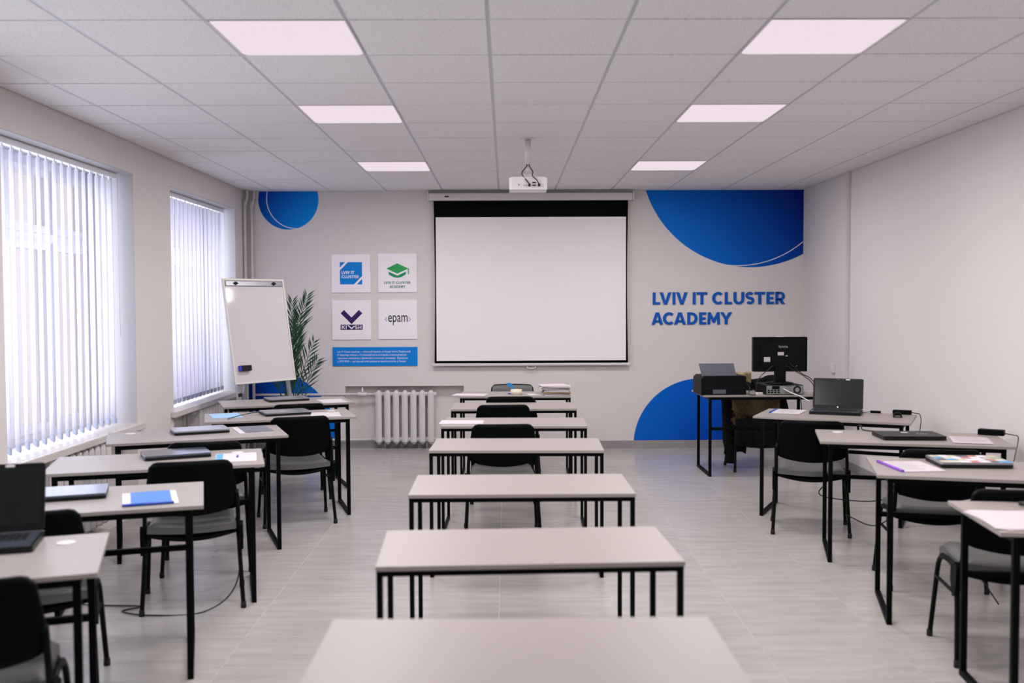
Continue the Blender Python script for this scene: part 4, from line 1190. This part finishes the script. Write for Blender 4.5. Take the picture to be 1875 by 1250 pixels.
MB().tube([(-0.022, 0.02, 0.034), (-0.018, 0.02, 0.004)], 0.0075, 8).build('plug_head', M['shell'], pg)
bs = thing('black_cable', 'black cable bundle on the nearest right desk at the picture edge', 'cable', (2.12 * K, 3.80 * K, TH), 0)
MB().tube(smooth_path([(-0.06, 0.12, 0.012), (-0.03, 0.05, 0.02), (0.0, -0.02, 0.014), (0.06, -0.05, 0.012), (0.14, -0.02, 0.012)], 6), 0.009, 8).build('cable', M['cable'], bs)
lc = thing('power_cable', 'thin black cable running from the silver laptop across the light blue sheet desk', 'cable', (-1.83 * K, 7.30 * K, TH), 0)
MB().tube(smooth_path([(0.02, 0.08, 0.010), (-0.05, 0.03, 0.014), (-0.09, -0.02, 0.012), (-0.13, -0.09, 0.006), (-0.155, -0.19, 0.004), (-0.16, -0.275, 0.003), (-0.163, -0.33, -0.03), (-0.165, -0.34, -0.12)], 6), 0.003, 6).build('cable', M['cable'], lc)
def floor_cable(pts, label, r=0.004):
    o = MB().tube(smooth_path(pts, 7), r, 6).build('floor_cable', M['cable'])
    return tag(o, label, 'cable')
floor_cable([(-2.28, 4.98, 0.30), (-2.26, 5.0, 0.12), (-2.35, 5.15, 0.006), (-2.10, 5.10, 0.006), (-1.90, 5.08, 0.006), (-1.97, 5.00, 0.006), (-1.80, 4.93, 0.006), (-1.55, 4.98, 0.006), (-1.42, 5.10, 0.10), (-1.40, 5.2, 0.35)], 'thin black cable looping on the floor under the blue-folder desk')
floor_cable([(2.42, 7.28, 0.42), (2.30, 7.0, 0.30), (2.20, 6.85, 0.22), (2.45, 6.72, 0.20), (2.62, 6.70, 0.22)], 'black cable looping below the seat at the open-laptop desk')
floor_cable([(2.72, 6.10, 0.70), (2.64, 6.22, 0.45), (2.55, 6.35, 0.22), (2.42, 6.42, 0.10), (2.25, 6.48, 0.16)], 'black cable hanging under the plain black laptop desk')
floor_cable([(2.50, 5.15, 0.70), (2.42, 5.10, 0.40), (2.43, 5.05, 0.20), (2.52, 4.98, 0.02)], 'black cable hanging under the sticker-laptop desk')

# ------------------------------------------------------------------ teacher desk
TK = TH
pr = thing('printer', 'black inkjet printer with raised grey paper tray on the teacher desk', 'printer', (1.955, 8.99, TK), 3)
b = MB().prism([(-0.205, 0.0), (0.205, 0.0), (0.205, 0.155), (0.195, 0.172), (-0.180, 0.172), (-0.205, 0.150)], -0.14, 0.16, 'XZ').build('body', M['printer'], pr)
box(-0.10, 0.02, -0.1412, -0.139, 0.012, 0.05).build('label_plate', M['tray_grey'], pr)
box(-0.19, 0.19, -0.142, -0.138, 0.060, 0.064).build('seam', M['rubber'], pr)
tr = MB().prism([(-0.165, 0.0), (0.150, 0.0), (0.130, 0.118), (-0.190, 0.118)], -0.004, 0.004, 'XZ').build('paper_tray', M['tray_grey'], pr)
tr.location = (-0.02, -0.09, 0.166); tr.rotation_euler = (R(-14), 0, 0)
pc = thing('desktop_computer', 'grey and black desktop computer lying flat under the monitor, rear ports showing', 'computer', (2.505, 9.02, TK), 2)
cs = box(-0.172, 0.172, -0.17, 0.19, 0.004, 0.086, bevel=0.004).build('case', M['printer'], pc)
box(-0.165, 0.165, -0.173, -0.169, 0.008, 0.082).build('rear_plate', M['steel'], cs)
box(-0.115, -0.045, -0.1745, -0.172, 0.052, 0.080).build('vent_grille', M['printer'], cs)
mb = MB()
for i in range(4):
    for j in range(2):
        mb.box(-0.155 + 0.030 * i, -0.135 + 0.030 * i, -0.176, -0.172, 0.016 + 0.019 * j, 0.029 + 0.019 * j)
mb.build('port', M['cable'], cs)
mb = MB()
for i in range(4):
    mb.box(0.0, 0.065, -0.1745, -0.172, 0.020 + 0.018 * i, 0.024 + 0.018 * i)
mb.build('slot_cover', M['tray_grey'], cs)
fan = MB()
fan.lathe([(0.034, -0.1765), (0.040, -0.170)], 24, (0.115, 0, 0.045), 'Y').build('fan_housing', M['cable'], cs)
MB().lathe([(0.020, -0.178), (0.020, -0.172)], 18, (0.115, 0, 0.045), 'Y').build('fan_hub', M['steel'], cs)
mo = thing('monitor', 'black computer monitor seen from behind on the teacher desk', 'monitor', (2.515, 9.04, TK + 0.086), 1)
pan_ = MB().prism(rrect(-0.250, 0.250, 0.112, 0.430, 0.010), -0.028, 0.022, 'XZ').build('panel', M['printer'], mo)
MB().prism(rrect(-0.185, 0.185, 0.150, 0.385, 0.03), -0.050, -0.028, 'XZ').build('rear_cover', M['printer'], mo)
box(-0.050, 0.050, -0.046, 0.006, 0.020, 0.20, bevel=0.008).build('stand_neck', M['printer'], mo)
MB().lathe([(0.125, 0.0), (0.122, 0.012), (0.06, 0.024), (0.02, 0.026)], 28).build('stand_foot', M['printer'], mo)
text_to(text_bm('iiyama', 0.085, None, 0.015), 'brand_lettering', M['grey_metal'], mo, lambda x, y, z: (-0.022 + x, -0.0505 - 0.0006 * (z + 0.02) / 0.04, 0.325 + y))
for xx, zz, ww, hh in ((-0.128, 0.226, 0.058, 0.044), (-0.002, 0.278, 0.056, 0.030), (0.052, 0.258, 0.020, 0.008)):
    box(xx - ww / 2, xx + ww / 2, -0.0508, -0.050, zz - hh / 2, zz + hh / 2).build('sticker', M['paper'], mo)
for xx in (0.112, 0.144):
    MB().lathe([(0.004, -0.0512), (0.004, -0.050)], 10, (xx, 0, 0.165), 'Y').build('screw', M['alu'], mo)
wcm = thing('monitor_clip', 'small pale clip on the top edge of the monitor', 'clip', (2.512, 9.035, TK + 0.516))
box(-0.032, 0.032, -0.03, 0.03, 0.0, 0.007, bevel=0.002).build('clip', M['offwhite'], wcm)
ta = thing('paper_sheets', 'white sheets at the right end of the teacher desk beside the computer', 'paper', (2.735, 9.05, TK), 8)
for i in range(4):
    o = box(-0.07, 0.07, -0.14, 0.14, 0.0, 0.006).build('sheet', M['paper'], ta); o.location = (0.003 * i, 0, 0.0065 * i)
for pts, lab in (([(2.44, 8.985, 0.99), (2.40, 8.98, 0.955), (2.33, 8.97, 0.90), (2.29, 8.95, 0.84), (2.27, 8.92, 0.742)], 'black cable drooping left from the monitor stand'),
                 ([(2.56, 8.985, 0.99), (2.64, 8.96, 0.94), (2.72, 8.92, 0.89), (2.775, 8.88, 0.83), (2.79, 8.86, 0.742)], 'black cable drooping right from the monitor stand'),
                 ([(2.60, 8.985, 1.01), (2.68, 8.95, 0.93), (2.765, 8.90, 0.875), (2.80, 8.84, 0.80), (2.80, 8.80, 0.742)], 'second black cable drooping right from the monitor to the desk'),
                 ([(2.17, 8.93, 0.85), (2.20, 8.86, 0.80), (2.18, 8.82, 0.75), (2.20, 8.78, 0.742), (2.24, 8.80, 0.742)], 'black cable hanging off the right side of the printer'),
                 ([(2.55, 8.84, 0.77), (2.58, 8.70, 0.745), (2.60, 8.655, 0.70), (2.61, 8.65, 0.55), (2.62, 8.66, 0.42)], 'black cable from the computer hanging over the desk front')):
    tag(MB().tube(smooth_path(pts, 6), 0.004, 6).build('cable', M['cable']), lab, 'cable')
tag(MB().tube(smooth_path([(2.50, 8.845, 0.79), (2.54, 8.76, 0.765), (2.60, 8.66, 0.738), (2.66, 8.60, 0.70)], 6), 0.005, 6).build('network_cable', M['white_plastic']), 'white network cable plugged into the back of the desktop computer', 'cable')
ad = thing('power_adapter', 'pale cable adapter left of the desktop computer on the teacher desk', 'adapter', (2.285, 8.86, TK), 20)
box(-0.03, 0.03, -0.016, 0.016, 0.0, 0.022, bevel=0.004).build('brick', M['offwhite'], ad)
MB().tube(smooth_path([(0.03, 0, 0.01), (0.06, -0.02, 0.005), (0.10, 0.0, 0.005)], 5), 0.003, 6).build('cable', M['cable'], ad)

# coat over the teacher's chair
ct_ = thing('coat', 'black coat with brown fur collar hung over the teacher chair', 'coat', (2.36, 9.46, 0))
rc = random.Random(5)
def coat(u, v):
    # u across the chair back, v from the back of the shoulders over the top and down the seat side
    xw = 0.25 + 0.05 * v
    x_ = (u - 0.5) * 2 * xw
    if v < 0.4:
        k = v / 0.4; y_, z = 0.075, 0.20 + 0.62 * k
    elif v < 0.5:
        k = (v - 0.4) / 0.1; y_, z = 0.075 * math.cos(PI * k) , 0.82 + 0.03 * math.sin(PI * k)
    else:
        k = (v - 0.5) / 0.5; y_, z = -0.075 - 0.05 * k, 0.82 - 0.30 * k
    f_ = 0.016 * math.sin(u * 23 + v * 4) + 0.010 * math.sin(u * 41 + 2)
    return (x_, y_ + f_, z + 0.02 * math.sin(u * 9)), (0, -1 if v > 0.45 else 1, 0.3)
MB().sheet(coat, 28, 22, 0.014).build('coat_body', M['coat'], ct_)
def flap(u, v):
    # the front edge and sleeve falling towards the floor on the picture's left
    z = 0.80 - 0.66 * v
    x0_, x1_ = -0.20 - 0.10 * v, -0.02 - 0.06 * v
    x_ = x0_ + (x1_ - x0_) * u
    return (x_, -0.14 - 0.03 * math.sin(u * 9 + 2 * v) - 0.02 * v, z - 0.02 * math.sin(u * 7)), (0, -1, 0)
MB().sheet(flap, 14, 18, 0.022).build('coat_front', M['coat'], ct_)
MB().tube(smooth_path([(-0.20, -0.10, 0.70), (-0.25, -0.13, 0.50), (-0.255, -0.15, 0.30), (-0.235, -0.16, 0.14), (-0.24, -0.17, 0.045)], 5), 0.05, 12,
          rads=None).build('sleeve', M['coat'], ct_)
MB().tube(smooth_path([(0.24, -0.08, 0.72), (0.28, -0.12, 0.55), (0.27, -0.14, 0.40), (0.22, -0.15, 0.26)], 5), 0.05, 12).build('sleeve', M['coat'], ct_)
def lower(u, v):
    z = 0.50 - 0.24 * v
    x_ = (u - 0.5) * 0.5
    return (x_, -0.44 - 0.012 * math.sin(u * 31) - 0.02 * v, z - 0.03 * math.sin(PI * u) * v), (0, -1, 0)
MB().sheet(lower, 22, 8, 0.016).build('coat_hem', M['coat'], ct_)
fu = MB()
for i in range(2600):                                    # fur collar: a dense tuft mesh nobody could count
    u_ = rc.uniform(-1, 1); a = rc.uniform(0, 2 * PI)
    c = Vector((0.225 * u_, -0.175 + 0.02 * math.cos(u_ * 4), 0.610 - 0.05 * u_ * u_))
    d = Vector((0.25 * rc.uniform(-1, 1), math.cos(a), math.sin(a))).normalized()
    p = c + Vector((d.x * 0.05, d.y * 0.045, d.z * 0.125)) * rc.uniform(0.7, 1)
    t_ = (d + Vector((rc.uniform(-0.6, 0.6), rc.uniform(-0.3, 0.3), rc.uniform(-0.8, 0.2)))).normalized() * rc.uniform(0.018, 0.035)
    s_ = t_.cross(d).normalized() * 0.003
    v = fu.verts([p - s_, p + s_, p + t_, p - d * 0.006])
    for q_ in ((0, 1, 2), (0, 2, 3), (1, 3, 2), (0, 3, 1)):
        fu.bm.faces.new([v[j] for j in q_])
fo = fu.build('fur_collar', M['fur'], ct_); fo['kind'] = 'stuff'
def core(u, v):
    a = 2 * PI * v; xx = (u - 0.5) * 0.45
    k = math.sin(PI * (0.06 + 0.88 * u)) ** 0.4
    return (xx, -0.175 + 0.042 * k * math.cos(a), 0.608 + 0.120 * k * math.sin(a)), (0, math.cos(a), math.sin(a))
MB().sheet(core, 14, 14, 0.004).build('collar_roll', M['fur'], ct_)
MB().sheet(lambda u, v: (((u - 0.5) * 0.15 - 0.10, -0.10 + 0.02 * math.sin(u * 9), 0.905 - 0.12 * v), (0, -1, 0.1)), 8, 6, 0.03).build('knit_collar', M['knit'], ct_)
